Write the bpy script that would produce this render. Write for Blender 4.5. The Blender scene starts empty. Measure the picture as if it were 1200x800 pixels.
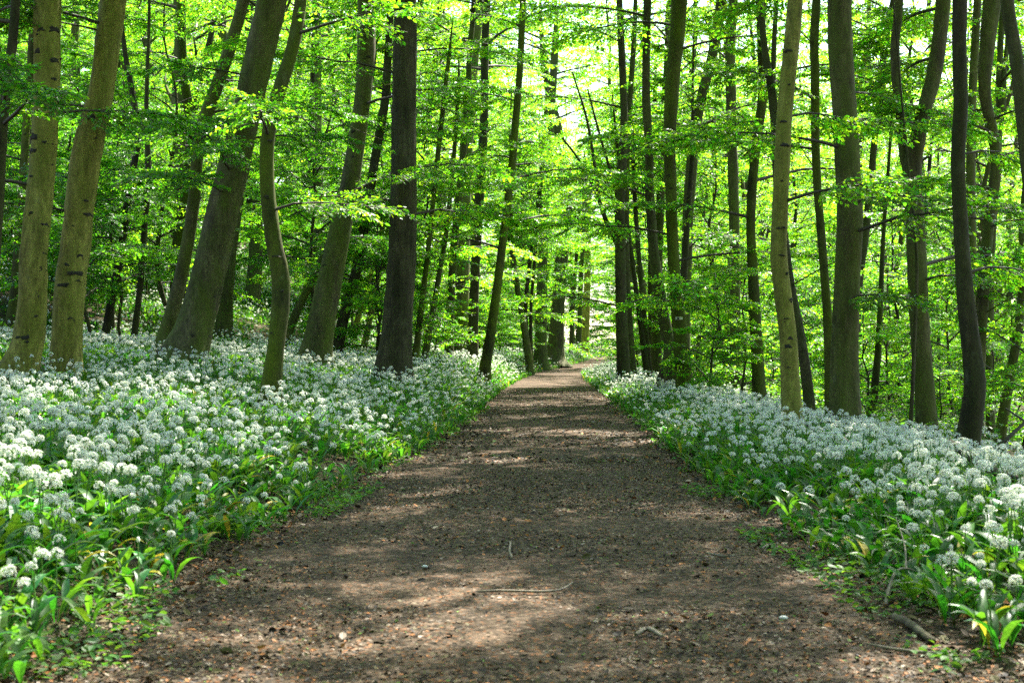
import bpy, math, random
import numpy as np
from mathutils import Matrix, Vector

random.seed(7)
RNG = np.random.default_rng(11)
C = bpy.context.scene.collection
scene = bpy.context.scene
R = math.radians

# ------------------------------------------------------------------ camera
F = 1667.0            # focal length in photo pixels (1200 px wide)
EYE = 0.90            # eye height above the path
HOR = 408.0           # row of the horizon
cam_d = bpy.data.cameras.new('camera')
cam = bpy.data.objects.new('camera', cam_d)
C.objects.link(cam)
cam.location = (0, 0, EYE)
cam.rotation_euler = (R(90), 0, 0)
cam_d.sensor_width = 36.0
cam_d.lens = 36.0 * F / 1200.0
cam_d.shift_y = (HOR - 400.0) / 1200.0
cam_d.clip_start = 0.05
cam_d.clip_end = 3000
cam_d.dof.use_dof = True
cam_d.dof.focus_distance = 15.0
cam_d.dof.aperture_fstop = 7.1
scene.camera = cam


def at(px, py, y):
    return np.array([(px - 600.0) / F * y, y, EYE - (py - HOR) / F * y])


# ------------------------------------------------------------------ terrain
def _smooth_table(xs, ys, lo, hi, n, win):
    t = np.linspace(lo, hi, n)
    v = np.interp(t, xs, ys)
    k = max(1, int(win / (hi - lo) * n)) | 1
    p = np.pad(v, k // 2, mode='edge')
    return t, np.convolve(p, np.ones(k) / k, mode='valid')


_PC = _smooth_table([-60, 0, 8, 16, 27, 39, 48, 53, 60, 70, 85, 100, 140, 400],
                    [.03, .03, .05, .48, .72, 1.08, 1.55, 1.95, 2.9, 4.2, 6.0, 7.2, 9.0, 20], -60, 400, 4600, 5)
_HW = _smooth_table([-60, 4.5, 6, 8, 12, 17, 30, 45, 55, 400], [1.52, 1.5, 1.42, 1.32, 1.2, 1.13, 1.1, .95, .85, .85], -60, 400, 4600, 4)
_PZ = _smooth_table([-60, 46, 60, 70, 85, 100, 140, 400], [0, 0, .06, .2, .42, .55, .8, 1.0], -60, 400, 4600, 10)
_LZ = _smooth_table([-5, 0, .15, .5, 1.2, 3.5, 8, 13, 22, 40, 80, 200, 900],
                    [0, 0, .05, .12, .2, .42, .90, 2.7, 5.6, 9.5, 13, 16, 20], -5, 900, 18000, .25)
_RZ = _smooth_table([-5, 0, .15, .5, 1.2, 2.5, 5, 10, 20, 60, 200, 900],
                    [0, 0, .03, .06, .03, -.22, -.6, -1.0, -1.1, -.6, 2, 6], -5, 900, 18000, .25)


def path_c(y): return np.interp(y, *_PC)
def path_hw(y): return np.interp(y, *_HW)


def vnoise(x, y, s=1.0, seed=0):
    """cheap smooth value noise in [0,1]"""
    x = np.asarray(x, float) / s + seed * 17.31
    y = np.asarray(y, float) / s + seed * 9.77
    xi, yi = np.floor(x), np.floor(y)
    xf, yf = x - xi, y - yi
    xf = xf * xf * (3 - 2 * xf); yf = yf * yf * (3 - 2 * yf)
    def h(a, b):
        t = np.sin(a * 127.1 + b * 311.7 + seed * 74.7) * 43758.5453
        return t - np.floor(t)
    return ((h(xi, yi) * (1 - xf) + h(xi + 1, yi) * xf) * (1 - yf)
            + (h(xi, yi + 1) * (1 - xf) + h(xi + 1, yi + 1) * xf) * yf)


def side_u(x, y):
    """distance outside the path edge, negative = left of it; 0 on the path"""
    d = np.asarray(x, float) - path_c(y)
    hw = path_hw(y)
    return np.where(d > hw, d - hw, np.where(d < -hw, d + hw, 0.0))


def ground_z(x, y):
    x = np.asarray(x, float); y = np.asarray(y, float)
    u = side_u(x, y)
    zl = np.interp(-u, *_LZ); zr = np.interp(u, *_RZ)
    zl = zl + np.interp(y, [8, 20, 40, 60, 75], [0, .14, .36, .2, 0]) * np.interp(-u, [.1, .9, 8, 14], [0, 1, 1, 0])
    zl = zl + 1.9 * np.interp(y, [25, 42, 60], [0, 1, 1.3]) * np.interp(-u, [2.5, 9], [0, 1])
    z = np.interp(y, *_PZ) + np.where(u < 0, zl, np.where(u > 0, zr, 0))
    a = np.clip((np.abs(u) - .6) / 2.5, 0, 1)
    z = z + a * (.16 * (vnoise(x, y, 2.3, 3) - .5) + .35 * (vnoise(x, y, 7, 4) - .5) * np.clip(np.abs(u) / 8, 0, 1))
    return z


# ------------------------------------------------------------------ materials
def new_mat(name):
    m = bpy.data.materials.new(name)
    m.use_nodes = True
    nt = m.node_tree
    b = nt.nodes['Principled BSDF']
    return m, nt, b


def N(nt, t, **kw):
    n = nt.nodes.new(t)
    for k, v in kw.items():
        setattr(n, k, v)
    return n


def ramp(nt, stops, fac=None):
    r = nt.nodes.new('ShaderNodeValToRGB')
    e = r.color_ramp.elements
    while len(e) < len(stops):
        e.new(0.5)
    for el, (p, c) in zip(e, stops):
        el.position = p
        el.color = (*c, 1) if len(c) == 3 else c
    if fac is not None:
        nt.links.new(fac, r.inputs[0])
    return r


def mixc(nt, fac, a, b, mode='MIX'):
    n = nt.nodes.new('ShaderNodeMix')
    n.data_type = 'RGBA'; n.blend_type = mode
    for s, v in ((n.inputs[0], fac), (n.inputs[6], a), (n.inputs[7], b)):
        if hasattr(v, 'is_linked'):
            nt.links.new(v, s)
        elif isinstance(v, (int, float)):
            s.default_value = v
        else:
            s.default_value = (*v, 1)
    return n.outputs[2]


def noise(nt, vec, scale, detail=4, rough=.6, out=0):
    n = nt.nodes.new('ShaderNodeTexNoise')
    n.inputs['Scale'].default_value = scale
    n.inputs['Detail'].default_value = detail
    n.inputs['Roughness'].default_value = rough
    if vec is not None:
        nt.links.new(vec, n.inputs['Vector'])
    return n.outputs[out]


def mapping(nt, vec, scale):
    m = nt.nodes.new('ShaderNodeMapping')
    m.inputs['Scale'].default_value = scale
    nt.links.new(vec, m.inputs['Vector'])
    return m.outputs[0]


def math_n(nt, op, a, b=None, clamp=False):
    n = nt.nodes.new('ShaderNodeMath'); n.operation = op; n.use_clamp = clamp
    for i, v in enumerate((a, b)):
        if v is None: continue
        if hasattr(v, 'is_linked'): nt.links.new(v, n.inputs[i])
        else: n.inputs[i].default_value = v
    return n.outputs[0]


def leaf_mat(name, refl, trans, mix=.5, rough=.42, spec=.4, vvar=.45, hvar=.05, objvar=.25, mottle=0):
    m, nt, b = new_mat(name)
    geo = N(nt, 'ShaderNodeNewGeometry')
    oi = N(nt, 'ShaderNodeObjectInfo')
    rnd = geo.outputs['Random Per Island']
    v = math_n(nt, 'MULTIPLY_ADD', rnd, vvar); nt.nodes[-1].inputs[2].default_value = 1 - vvar / 2
    ov = math_n(nt, 'MULTIPLY_ADD', oi.outputs['Random'], objvar); nt.nodes[-1].inputs[2].default_value = 1 - objvar / 2
    vv = math_n(nt, 'MULTIPLY', v, ov)
    if mottle:
        tcn = N(nt, 'ShaderNodeTexCoord').outputs['Object']
        mo = ramp(nt, [(.3, (.62,) * 3), (.7, (1.22,) * 3)], noise(nt, tcn, mottle, 4, .6)).outputs[0]
        vv = math_n(nt, 'MULTIPLY', vv, mo)
    hfac = math_n(nt, 'FRACT', math_n(nt, 'MULTIPLY', rnd, 13.7))
    h = math_n(nt, 'MULTIPLY_ADD', hfac, hvar); nt.nodes[-1].inputs[2].default_value = .5 - hvar / 2
    outs = []
    for col in (refl, trans):
        hs = N(nt, 'ShaderNodeHueSaturation')
        hs.inputs['Color'].default_value = (*col, 1)
        nt.links.new(vv, hs.inputs['Value']); nt.links.new(h, hs.inputs['Hue'])
        outs.append(hs.outputs[0])
    nt.links.new(outs[0], b.inputs['Base Color'])
    b.inputs['Roughness'].default_value = rough
    b.inputs['Specular IOR Level'].default_value = spec
    tr = N(nt, 'ShaderNodeBsdfTranslucent')
    nt.links.new(outs[1], tr.inputs[0])
    mx = N(nt, 'ShaderNodeMixShader')
    mx.inputs[0].default_value = mix
    nt.links.new(b.outputs[0], mx.inputs[1]); nt.links.new(tr.outputs[0], mx.inputs[2])
    nt.links.new(mx.outputs[0], nt.nodes['Material Output'].inputs[0])
    return m


def bark_mat(name, c_dark, c_light, moss=(.07, .085, .02), moss_amt=.5, furrow=False, bump=.6):
    m, nt, b = new_mat(name)
    tc = N(nt, 'ShaderNodeTexCoord').outputs['Object']
    oi = N(nt, 'ShaderNodeObjectInfo')
    off = N(nt, 'ShaderNodeVectorMath', operation='ADD')
    nt.links.new(tc, off.inputs[0])
    cmb = N(nt, 'ShaderNodeCombineXYZ')
    r9 = math_n(nt, 'MULTIPLY', oi.outputs['Random'], 37.0)
    nt.links.new(r9, cmb.inputs[0]); nt.links.new(r9, cmb.inputs[2])
    nt.links.new(cmb.outputs[0], off.inputs[1])
    p = off.outputs[0]
    blot = noise(nt, mapping(nt, p, (3, 3, 1.2)), 1.6, 5, .62)
    fine = noise(nt, mapping(nt, p, (1, 1, .35) if not furrow else (1, 1, .12)), 30 if furrow else 22, 6, .7)
    strk = noise(nt, mapping(nt, p, (9, 9, .9)), 1.0, 5, .65)
    lent = noise(nt, mapping(nt, p, (6, 6, 60)), 1.0, 3, .6)
    col = ramp(nt, [(.32, c_dark), (.68, c_light)], blot).outputs[0]
    col = mixc(nt, .7, col, ramp(nt, [(.34, (.22, .22, .22)), (.66, (1.5, 1.5, 1.45))], fine).outputs[0], 'MULTIPLY')
    col = mixc(nt, .35, col, ramp(nt, [(.35, (.55, .55, .55)), (.6, (1.1, 1.1, 1.1))], lent).outputs[0], 'MULTIPLY')
    col = mixc(nt, .6, col, ramp(nt, [(.36, (.42, .40, .36)), (.6, (1.15, 1.15, 1.1))], strk).outputs[0], 'MULTIPLY')
    # pale lichen blotches
    lich = ramp(nt, [(.62, (0, 0, 0)), (.72, (1, 1, 1))], noise(nt, mapping(nt, p, (5, 5, 3)), 1.3, 4, .55)).outputs[0]
    col = mixc(nt, math_n(nt, 'MULTIPLY', lich, .2), col, (.22, .24, .15))
    mn = noise(nt, mapping(nt, p, (2.2, 2.2, .8)), 1.5, 5, .6)
    mf = ramp(nt, [(.35, (0, 0, 0)), (.62, (1, 1, 1))], mn).outputs[0]
    col = mixc(nt, math_n(nt, 'MULTIPLY', mf, moss_amt), col, moss)
    hv = N(nt, 'ShaderNodeHueSaturation')
    nt.links.new(col, hv.inputs['Color'])
    vv = math_n(nt, 'MULTIPLY_ADD', oi.outputs['Random'], .5); nt.nodes[-1].inputs[2].default_value = .75
    nt.links.new(vv, hv.inputs['Value'])
    nt.links.new(hv.outputs[0], b.inputs['Base Color'])
    b.inputs['Roughness'].default_value = .85
    b.inputs['Specular IOR Level'].default_value = .2
    bp = N(nt, 'ShaderNodeBump')
    bp.inputs['Strength'].default_value = bump
    bp.inputs['Distance'].default_value = .04 if furrow else .02
    nt.links.new(fine, bp.inputs['Height'])
    nt.links.new(bp.outputs[0], b.inputs['Normal'])
    return m


def plain_mat(name, col, rough=.7, var=.3, spec=.3):
    m, nt, b = new_mat(name)
    tc = N(nt, 'ShaderNodeTexCoord').outputs['Object']
    f = noise(nt, tc, 40, 4, .6)
    lo = tuple(c * (1 - var) for c in col); hi = tuple(min(1, c * (1 + var)) for c in col)
    nt.links.new(ramp(nt, [(.3, lo), (.7, hi)], f).outputs[0], b.inputs['Base Color'])
    b.inputs['Roughness'].default_value = rough
    b.inputs['Specular IOR Level'].default_value = spec
    return m


M = {}
M['leaf'] = leaf_mat('beech_leaf', (.050, .150, .008), (.28, .66, .014), .55, vvar=.8, hvar=.075, objvar=.4)
M['leaf_far'] = leaf_mat('canopy_leaf', (.055, .150, .008), (.30, .66, .016), .57, vvar=.8, hvar=.075, objvar=.4)
M['leaf_dark'] = leaf_mat('leaf_shade_tint', (.036, .125, .009), (.18, .52, .012), .48, vvar=.6, hvar=.05)  # darker copy of the leaf for the left slope, shade put into its colour
M['leaf_orange'] = leaf_mat('withered_leaf', (.30, .10, .03), (.5, .17, .04), .45)
M['garlic_leaf'] = leaf_mat('garlic_leaf', (.045, .13, .018), (.13, .36, .015), .38, .42, .35, .6, .07, .25, 55)
M['garlic_yellow'] = leaf_mat('garlic_leaf_yellow', (.38, .30, .03), (.5, .40, .03), .4, mottle=40)
M['stalk'] = leaf_mat('stalk_green', (.12, .24, .05), (.2, .4, .05), .3)
M['petal'] = leaf_mat('petal_white', (.80, .80, .74), (.64, .67, .52), .32, .6, .2, .12, 0.0, .05)
M['herb'] = leaf_mat('herb_leaf', (.05, .13, .018), (.16, .36, .02), .42, .5, .3, .6, .05)
M['twig'] = plain_mat('twig_bark', (.055, .045, .03))
M['stick'] = plain_mat('stick_bark', (.17, .14, .10), .8, .4)
M['log'] = bark_mat('log_bark', (.05, .04, .028), (.14, .11, .08), moss_amt=.25, bump=.6)
M['scar'] = plain_mat('bark_scar', (.03, .026, .018), .9)
M['bark_pale'] = bark_mat('bark_pale', (.17, .15, .036), (.36, .315, .08), (.16, .175, .018), .55, bump=.45)
M['bark_grey'] = bark_mat('bark_grey', (.052, .046, .022), (.135, .12, .056), (.075, .10, .008), .8)
M['bark_brown'] = bark_mat('bark_brown', (.048, .04, .02), (.125, .104, .05), (.066, .086, .008), .72)
M['bark_dark'] = bark_mat('bark_dark', (.026, .021, .011), (.072, .058, .03), (.045, .056, .008), .6)
M['bark_moss'] = bark_mat('bark_moss', (.03, .03, .009), (.075, .072, .018), (.075, .10, .004), .9)
M['bark_oak'] = bark_mat('bark_oak', (.03, .024, .014), (.12, .098, .058), (.06, .065, .015), .4, True, 1.0)
M['paint'] = plain_mat('faded_paint', (.62, .60, .42), .6, .15)
M['black'] = plain_mat('black_spot', (.01, .01, .01), .6, .1)
M['stone'] = plain_mat('pale_stone', (.62, .60, .57), .8, .12)


def litter_mat():
    m, nt, b = new_mat('leaf_litter')
    geo = N(nt, 'ShaderNodeNewGeometry')
    r = geo.outputs['Random Per Island']
    c = ramp(nt, [(0, (.012, .008, .004)), (.2, (.045, .03, .014)), (.42, (.10, .066, .033)), (.62, (.085, .07, .018)),
                  (.74, (.17, .12, .075)), (.83, (.27, .10, .02)), (.93, (.27, .205, .155)), (.975, (.10, .17, .02))], r)
    c.color_ramp.interpolation = 'CONSTANT'
    nt.links.new(c.outputs[0], b.inputs['Base Color'])
    b.inputs['Roughness'].default_value = .7
    b.inputs['Specular IOR Level'].default_value = .25
    return m
M['litter'] = litter_mat()


def soil_mat(name, path=True):
    m, nt, b = new_mat(name)
    tc = N(nt, 'ShaderNodeTexCoord').outputs['Object']
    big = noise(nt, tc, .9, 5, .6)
    mid = noise(nt, tc, 9, 6, .65)
    vo = N(nt, 'ShaderNodeTexVoronoi'); vo.inputs['Scale'].default_value = 95
    vo.inputs['Randomness'].default_value = 1
    nt.links.new(tc, vo.inputs['Vector'])
    vo2 = N(nt, 'ShaderNodeTexVoronoi'); vo2.inputs['Scale'].default_value = 40
    nt.links.new(noise(nt, tc, 6, 3, .5, 1), vo2.inputs['Vector'])
    nt.links.new(tc, vo2.inputs['Vector'])
    sep = N(nt, 'ShaderNodeSeparateColor'); nt.links.new(vo.outputs['Color'], sep.inputs[0])
    sep2 = N(nt, 'ShaderNodeSeparateColor'); nt.links.new(vo2.outputs['Color'], sep2.inputs[0])
    chips = ramp(nt, [(0, (.012, .008, .004)), (.3, (.030, .020, .010)), (.55, (.064, .043, .023)), (.75, (.145, .102, .068)),
                      (.88, (.25, .09, .025)), (.965, (.32, .24, .18))], sep.outputs[0])
    chips.color_ramp.interpolation = 'CONSTANT'
    base = ramp(nt, [(.3, (.017, .012, .006)), (.7, (.055, .038, .022))], mid).outputs[0]
    col = mixc(nt, .62, base, chips.outputs[0])
    chips2 = ramp(nt, [(0, (.014, .010, .005)), (.5, (.06, .041, .023)), (.85, (.18, .125, .085))], sep2.outputs[1])
    col = mixc(nt, .35, col, chips2.outputs[0])
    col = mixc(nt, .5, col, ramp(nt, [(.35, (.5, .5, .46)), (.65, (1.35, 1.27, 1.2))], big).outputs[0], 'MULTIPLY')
    if not path:
        gr = ramp(nt, [(.45, (0, 0, 0)), (.6, (1, 1, 1))], noise(nt, tc, 1.4, 5, .65)).outputs[0]
        col = mixc(nt, math_n(nt, 'MULTIPLY', gr, .55), col, (.035, .07, .014))
    nt.links.new(col, b.inputs['Base Color'])
    b.inputs['Roughness'].default_value = .95
    b.inputs['Specular IOR Level'].default_value = .15
    bp = N(nt, 'ShaderNodeBump'); bp.inputs['Strength'].default_value = .7; bp.inputs['Distance'].default_value = .02
    hsum = math_n(nt, 'ADD', math_n(nt, 'MULTIPLY', sep.outputs[2], .8), mid)
    nt.links.new(hsum, bp.inputs['Height'])
    nt.links.new(bp.outputs[0], b.inputs['Normal'])
    return m
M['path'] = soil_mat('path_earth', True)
M['ground'] = soil_mat('forest_floor', False)


# ------------------------------------------------------------------ mesh helpers
class MB:
    def __init__(s):
        s.V, s.F, s.T, s.MI, s.SM, s.n = [], [], [], [], [], 0

    def add(s, V, faces, mi=0, smooth=False):
        """V (n,3); faces (m,k) int array; mi int or (m,)"""
        V = np.asarray(V, float).reshape(-1, 3); faces = np.asarray(faces, np.int64)
        if len(faces) == 0: return
        s.V.append(V); s.F.append((faces + s.n).ravel())
        s.T.append(np.full(len(faces), faces.shape[1], np.int64))
        s.MI.append(np.broadcast_to(np.asarray(mi, np.int64), (len(faces),)).copy())
        s.SM.append(np.full(len(faces), smooth)); s.n += len(V)

    def mesh(s, name, mats):
        me = bpy.data.meshes.new(name)
        V = np.concatenate(s.V); Fl = np.concatenate(s.F); T = np.concatenate(s.T)
        me.vertices.add(len(V)); me.loops.add(len(Fl)); me.polygons.add(len(T))
        me.vertices.foreach_set('co', V.astype(np.float32).ravel())
        me.loops.foreach_set('vertex_index', Fl.astype(np.int32))
        st = np.concatenate([[0], np.cumsum(T)[:-1]])
        me.polygons.foreach_set('loop_start', st.astype(np.int32))
        me.polygons.foreach_set('material_index', np.concatenate(s.MI).astype(np.int32))
        me.polygons.foreach_set('use_smooth', np.concatenate(s.SM))
        for m in mats: me.materials.append(m)
        me.update(calc_edges=True)
        return me


def link(name, me, parent=None, loc=(0, 0, 0), rot=(0, 0, 0), scale=1.0):
    o = bpy.data.objects.new(name, me)
    C.objects.link(o)
    o.location = loc; o.rotation_euler = rot; o.scale = (scale,) * 3
    if parent: o.parent = parent
    return o


def tag(o, label=None, cat=None, group=None, kind=None):
    if label: o['label'] = label
    if cat: o['category'] = cat
    if group: o['group'] = group
    if kind: o['kind'] = kind
    return o


def unit(v): return v / np.maximum(np.linalg.norm(v, axis=-1, keepdims=True), 1e-9)


def add_segs(mb, A, B, ra, rb, mi=0, k=3):
    """tapered prisms between points"""
    A = np.asarray(A, float).reshape(-1, 3); B = np.asarray(B, float).reshape(-1, 3)
    n = len(A)
    if n == 0: return
    ra = np.broadcast_to(ra, (n,)); rb = np.broadcast_to(rb, (n,))
    t = unit(B - A)
    ref = np.where(np.abs(t[:, 2:3]) < .9, [[0, 0, 1.0]], [[1.0, 0, 0]])
    s = unit(np.cross(t, ref)); q = np.cross(s, t)
    an = np.arange(k) * 2 * np.pi / k
    c, si = np.cos(an), np.sin(an)
    ring = s[:, None] * c[None, :, None] + q[:, None] * si[None, :, None]
    VA = A[:, None] + ring * ra[:, None, None]; VB = B[:, None] + ring * rb[:, None, None]
    V = np.concatenate([VA, VB], 1).reshape(-1, 3)
    i = np.arange(k); j = (i + 1) % k
    f = np.stack([i, j, j + k, i + k], 1)
    Fa = (f[None] + (np.arange(n) * 2 * k)[:, None, None]).reshape(-1, 4)
    mb.add(V, Fa, mi, True)


def resample(P, Rr, step):
    """Catmull-Rom through P with radii Rr"""
    P = np.asarray(P, float); Rr = np.asarray(Rr, float)
    Q = np.vstack([2 * P[0] - P[1], P, 2 * P[-1] - P[-2]])
    out, ro = [], []
    for i in range(len(P) - 1):
        p0, p1, p2, p3 = Q[i:i + 4]
        L = np.linalg.norm(p2 - p1); n = max(2, int(math.ceil(L / step)))
        t = (np.arange(n) / n)[:, None]
        out.append(.5 * (2 * p1 + (p2 - p0) * t + (2 * p0 - 5 * p1 + 4 * p2 - p3) * t ** 2 + (-p0 + 3 * p1 - 3 * p2 + p3) * t ** 3))
        ro.append(Rr[i] + (Rr[i + 1] - Rr[i]) * t[:, 0])
    out.append(P[-1:]); ro.append(Rr[-1:])
    return np.concatenate(out), np.concatenate(ro)


def tube(mb, P, rad, sides=12, mi=0, seed=0, rough=.05, flare=0.0, base=0.0, cap=True):
    P = np.asarray(P, float); n = len(P); rng = np.random.default_rng(seed)
    T = unit(np.gradient(P, axis=0))
    ref = np.array([1.0, 0, 0]) if abs(T[:, 0]).mean() < .8 else np.array([0, 0, 1.0])
    S = unit(ref[None] - (T @ ref)[:, None] * T); Qv = np.cross(T, S)
    an = np.arange(sides) * 2 * np.pi / sides
    L = np.concatenate([[0], np.cumsum(np.linalg.norm(np.diff(P, axis=0), axis=1))])
    rr = np.repeat(rad[:, None], sides, 1)
    for k in (1, 2, 3, 5):
        ph = rng.uniform(0, 6.28); w = rng.uniform(.6, 2.0) * k
        rr = rr * (1 + rough / math.sqrt(k) * np.sin(k * an[None] + ph + 1.5 * np.sin(w * L[:, None] / 2 + ph)))
    rr = rr * (1 + rough * .5 * rng.normal(size=rr.shape))
    if flare:
        h = np.maximum(0, P[:, 2] - base)
        lob = 1 + .35 * np.sin(rng.integers(4, 7) * an + rng.uniform(0, 6)) + .2 * np.sin(3 * an + rng.uniform(0, 6))
        rr = rr * (1 + flare * np.exp(-h / .22)[:, None] * lob[None])
    V = P[:, None] + rr[..., None] * (S[:, None] * np.cos(an)[None, :, None] + Qv[:, None] * np.sin(an)[None, :, None])
    i = np.arange(sides); j = (i + 1) % sides
    f = np.stack([i, j, j + sides, i + sides], 1)
    Fa = (f[None] + (np.arange(n - 1) * sides)[:, None, None]).reshape(-1, 4)
    mb.add(V.reshape(-1, 3), Fa, mi, True)
    if cap:
        for e, rev in ((0, True), (n - 1, False)):
            idx = np.arange(sides)
            mb.add(V[e], (idx[::-1] if rev else idx)[None], mi)


# leaf templates: (x along leaf, y across, z) in unit length
LEAF_A = np.array([[0, 0, 0], [.32, .27, .05], [.70, .23, .03], [1, 0, -.06], [.70, -.23, .03], [.32, -.27, .05]])
LEAF_A_F = np.array([[0, 3, 2, 1], [0, 5, 4, 3]])
LEAF_B = np.array([[0, 0, 0], [.45, .30, .04], [1, 0, -.04], [.45, -.30, .04]])
LEAF_B_F = np.array([[0, 3, 2, 1]])


def add_leaves(mb, P, D, Nn, L, mi, lod=0):
    tv, tf = (LEAF_A, LEAF_A_F) if lod == 0 else (LEAF_B, LEAF_B_F)
    D = unit(D); S = unit(np.cross(Nn, D)); Nn = np.cross(D, S)
    V = (P[:, None] + L[:, None, None] * (D[:, None] * tv[None, :, 0, None] + S[:, None] * tv[None, :, 1, None] + Nn[:, None] * tv[None, :, 2, None]))
    n = len(P); k = len(tv)
    Fa = (tf[None] + (np.arange(n) * k)[:, None, None]).reshape(-1, tf.shape[1])
    mb.add(V.reshape(-1, 3), Fa, mi)


class Fol:
    """leaf frames + twig segments, composable"""
    def __init__(s): s.l, s.w = [], []          # leaves (P,D,N,L), wood (A,B,ra,rb)
    def leaf(s, P, D, Nn, L): s.l.append((np.asarray(P, float).reshape(-1, 3), np.asarray(D, float).reshape(-1, 3), np.asarray(Nn, float).reshape(-1, 3), np.atleast_1d(np.asarray(L, float))))
    def wood(s, A, B, ra, rb):
        A = np.asarray(A, float).reshape(-1, 3)
        s.w.append((A, np.asarray(B, float).reshape(-1, 3), np.broadcast_to(ra, (len(A),)).astype(float), np.broadcast_to(rb, (len(A),)).astype(float)))
    def pack(s):
        s.l = [tuple(np.concatenate([a[i] for a in s.l]) for i in range(4))] if s.l else []
        s.w = [tuple(np.concatenate([a[i] for a in s.w]) for i in range(4))] if s.w else []
        return s
    def place(s, o, Rm, t, sc=1.0, lsc=1.0, wood=True):
        for P, D, Nn, L in o.l:
            s.l.append((P @ Rm.T * sc + t, D @ Rm.T, Nn @ Rm.T, L * lsc))
        if wood:
            for A, B, ra, rb in o.w:
                s.w.append((A @ Rm.T * sc + t, B @ Rm.T * sc + t, ra, rb))
    def to(s, mb, lod, mw=0, ml=1):
        s.pack()
        for A, B, ra, rb in s.w:
            thick = ra > .012
            add_segs(mb, A[~thick], B[~thick], ra[~thick], rb[~thick], mw, 3)
            add_segs(mb, A[thick], B[thick], ra[thick], rb[thick], mw, 6)
        for P, D, Nn, L in s.l: add_leaves(mb, P, D, Nn, L, ml, lod)


def rotm(az, el, roll=0.0):
    """x axis -> azimuth az, elevation el"""
    ca, sa, ce, se = math.cos(az), math.sin(az), math.cos(el), math.sin(el)
    x = np.array([ca * ce, sa * ce, se]); y = np.array([-sa, ca, 0]); z = np.cross(x, y)
    cr, sr = math.cos(roll), math.sin(roll)
    y, z = y * cr + z * sr, z * cr - y * sr
    return np.stack([x, y, z], 1)


def gen_spray(rng, Ls, gap, leaf, tilt=.52, twigs=True):
    f = Fol()
    def twig_leaves(o, d, n_len):
        n = max(2, int(n_len / gap))
        t = (np.arange(n) + .6) / n * n_len
        sgn = np.where(np.arange(n) % 2 == 0, 1, -1) * (1 if rng.random() < .5 else -1)
        ang = sgn * rng.uniform(.6, 1.0, n)
        ang[-1] = rng.normal() * .2
        c, s_ = np.cos(ang), np.sin(ang)
        perp = np.array([-d[1], d[0], 0])
        P = o + np.outer(t, d) + rng.normal(0, .008, (n, 3))
        D = np.outer(c, d) + np.outer(s_, perp); D[:, 2] += rng.normal(-.26, .28, n)
        Nn = np.array([0, 0, 1.0]) + rng.normal(0, tilt, (n, 3))
        L = leaf * rng.uniform(.65, 1.15, n)
        f.leaf(P, D, Nn, L)
    droop = rng.uniform(.08, .3)
    xs = np.linspace(0, Ls, 5); m = np.stack([xs, rng.normal(0, .02, 5) * Ls, -droop * xs ** 2 / Ls], 1)
    if twigs: f.wood(m[:-1], m[1:], .0045, .003)
    twig_leaves(m[0] + [Ls * .3, 0, 0], unit(m[-1] - m[0]), Ls * .72)
    x = .1 * Ls; sg = 1
    while x < Ls * .88:
        l = (Ls * .55 * (1 - .75 * x / Ls)) * rng.uniform(.7, 1.2)
        a = sg * rng.uniform(.65, .95)
        o = np.array([x, np.interp(x, xs, m[:, 1]), np.interp(x, xs, m[:, 2])])
        d = np.array([math.cos(a), math.sin(a), rng.normal(-.08, .1)]); d /= np.linalg.norm(d)
        if twigs: f.wood(o, o + d * l, .003, .002)
        twig_leaves(o, d, l)
        x += gap * 1.35 * rng.uniform(.8, 1.3); sg = -sg
    return f.pack()


SPR_NEAR = [gen_spray(np.random.default_rng(100 + i), .54, .031, .055) for i in range(10)]
SPR_MID = [gen_spray(np.random.default_rng(200 + i), .60, .041, .070) for i in range(10)]
SPR_FAR = [gen_spray(np.random.default_rng(300 + i), .8, .072, .118, .45, False) for i in range(10)]


def gen_branch(rng, Lb, sprays, up=.3, dens=.17, r0=None, side=True):
    """long thin branch along +x with flat layered sprays"""
    f = Fol(); r0 = r0 or .006 + .006 * Lb
    n = max(4, int(Lb / .3)); t = np.linspace(0, 1, n + 1)
    wob = np.cumsum(rng.normal(0, .05, n + 1)) * .5 * Lb / 2; wob -= wob[0]
    wz = np.cumsum(rng.normal(0, .04, n + 1)) * .3
    m = np.stack([t * Lb, wob, up * Lb * t - (up * .9 + .08) * Lb * t ** 2 * .75 + wz], 1)
    rr = r0 * (1 - t) + .0025
    f.wood(m[:-1], m[1:], rr[:-1], rr[1:])
    x = .22; sg = 1 if rng.random() < .5 else -1
    while x < 1:
        o = np.array([np.interp(x, t, m[:, k]) for k in range(3)])
        az = sg * rng.uniform(.5, 1.1)
        sc = min(1.2, (.55 + .75 * (1 - x)) * rng.uniform(.7, 1.2) * min(1, Lb / 1.6 + .3))
        f.place(sprays[rng.integers(len(sprays))], rotm(az, rng.normal(0, .2), rng.normal(0, .3)), o, sc)
        x += dens / Lb * rng.uniform(.7, 1.4); sg = -sg
    f.place(sprays[rng.integers(len(sprays))], rotm(0, -.1), m[-1], .9)
    return f.pack()


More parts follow.
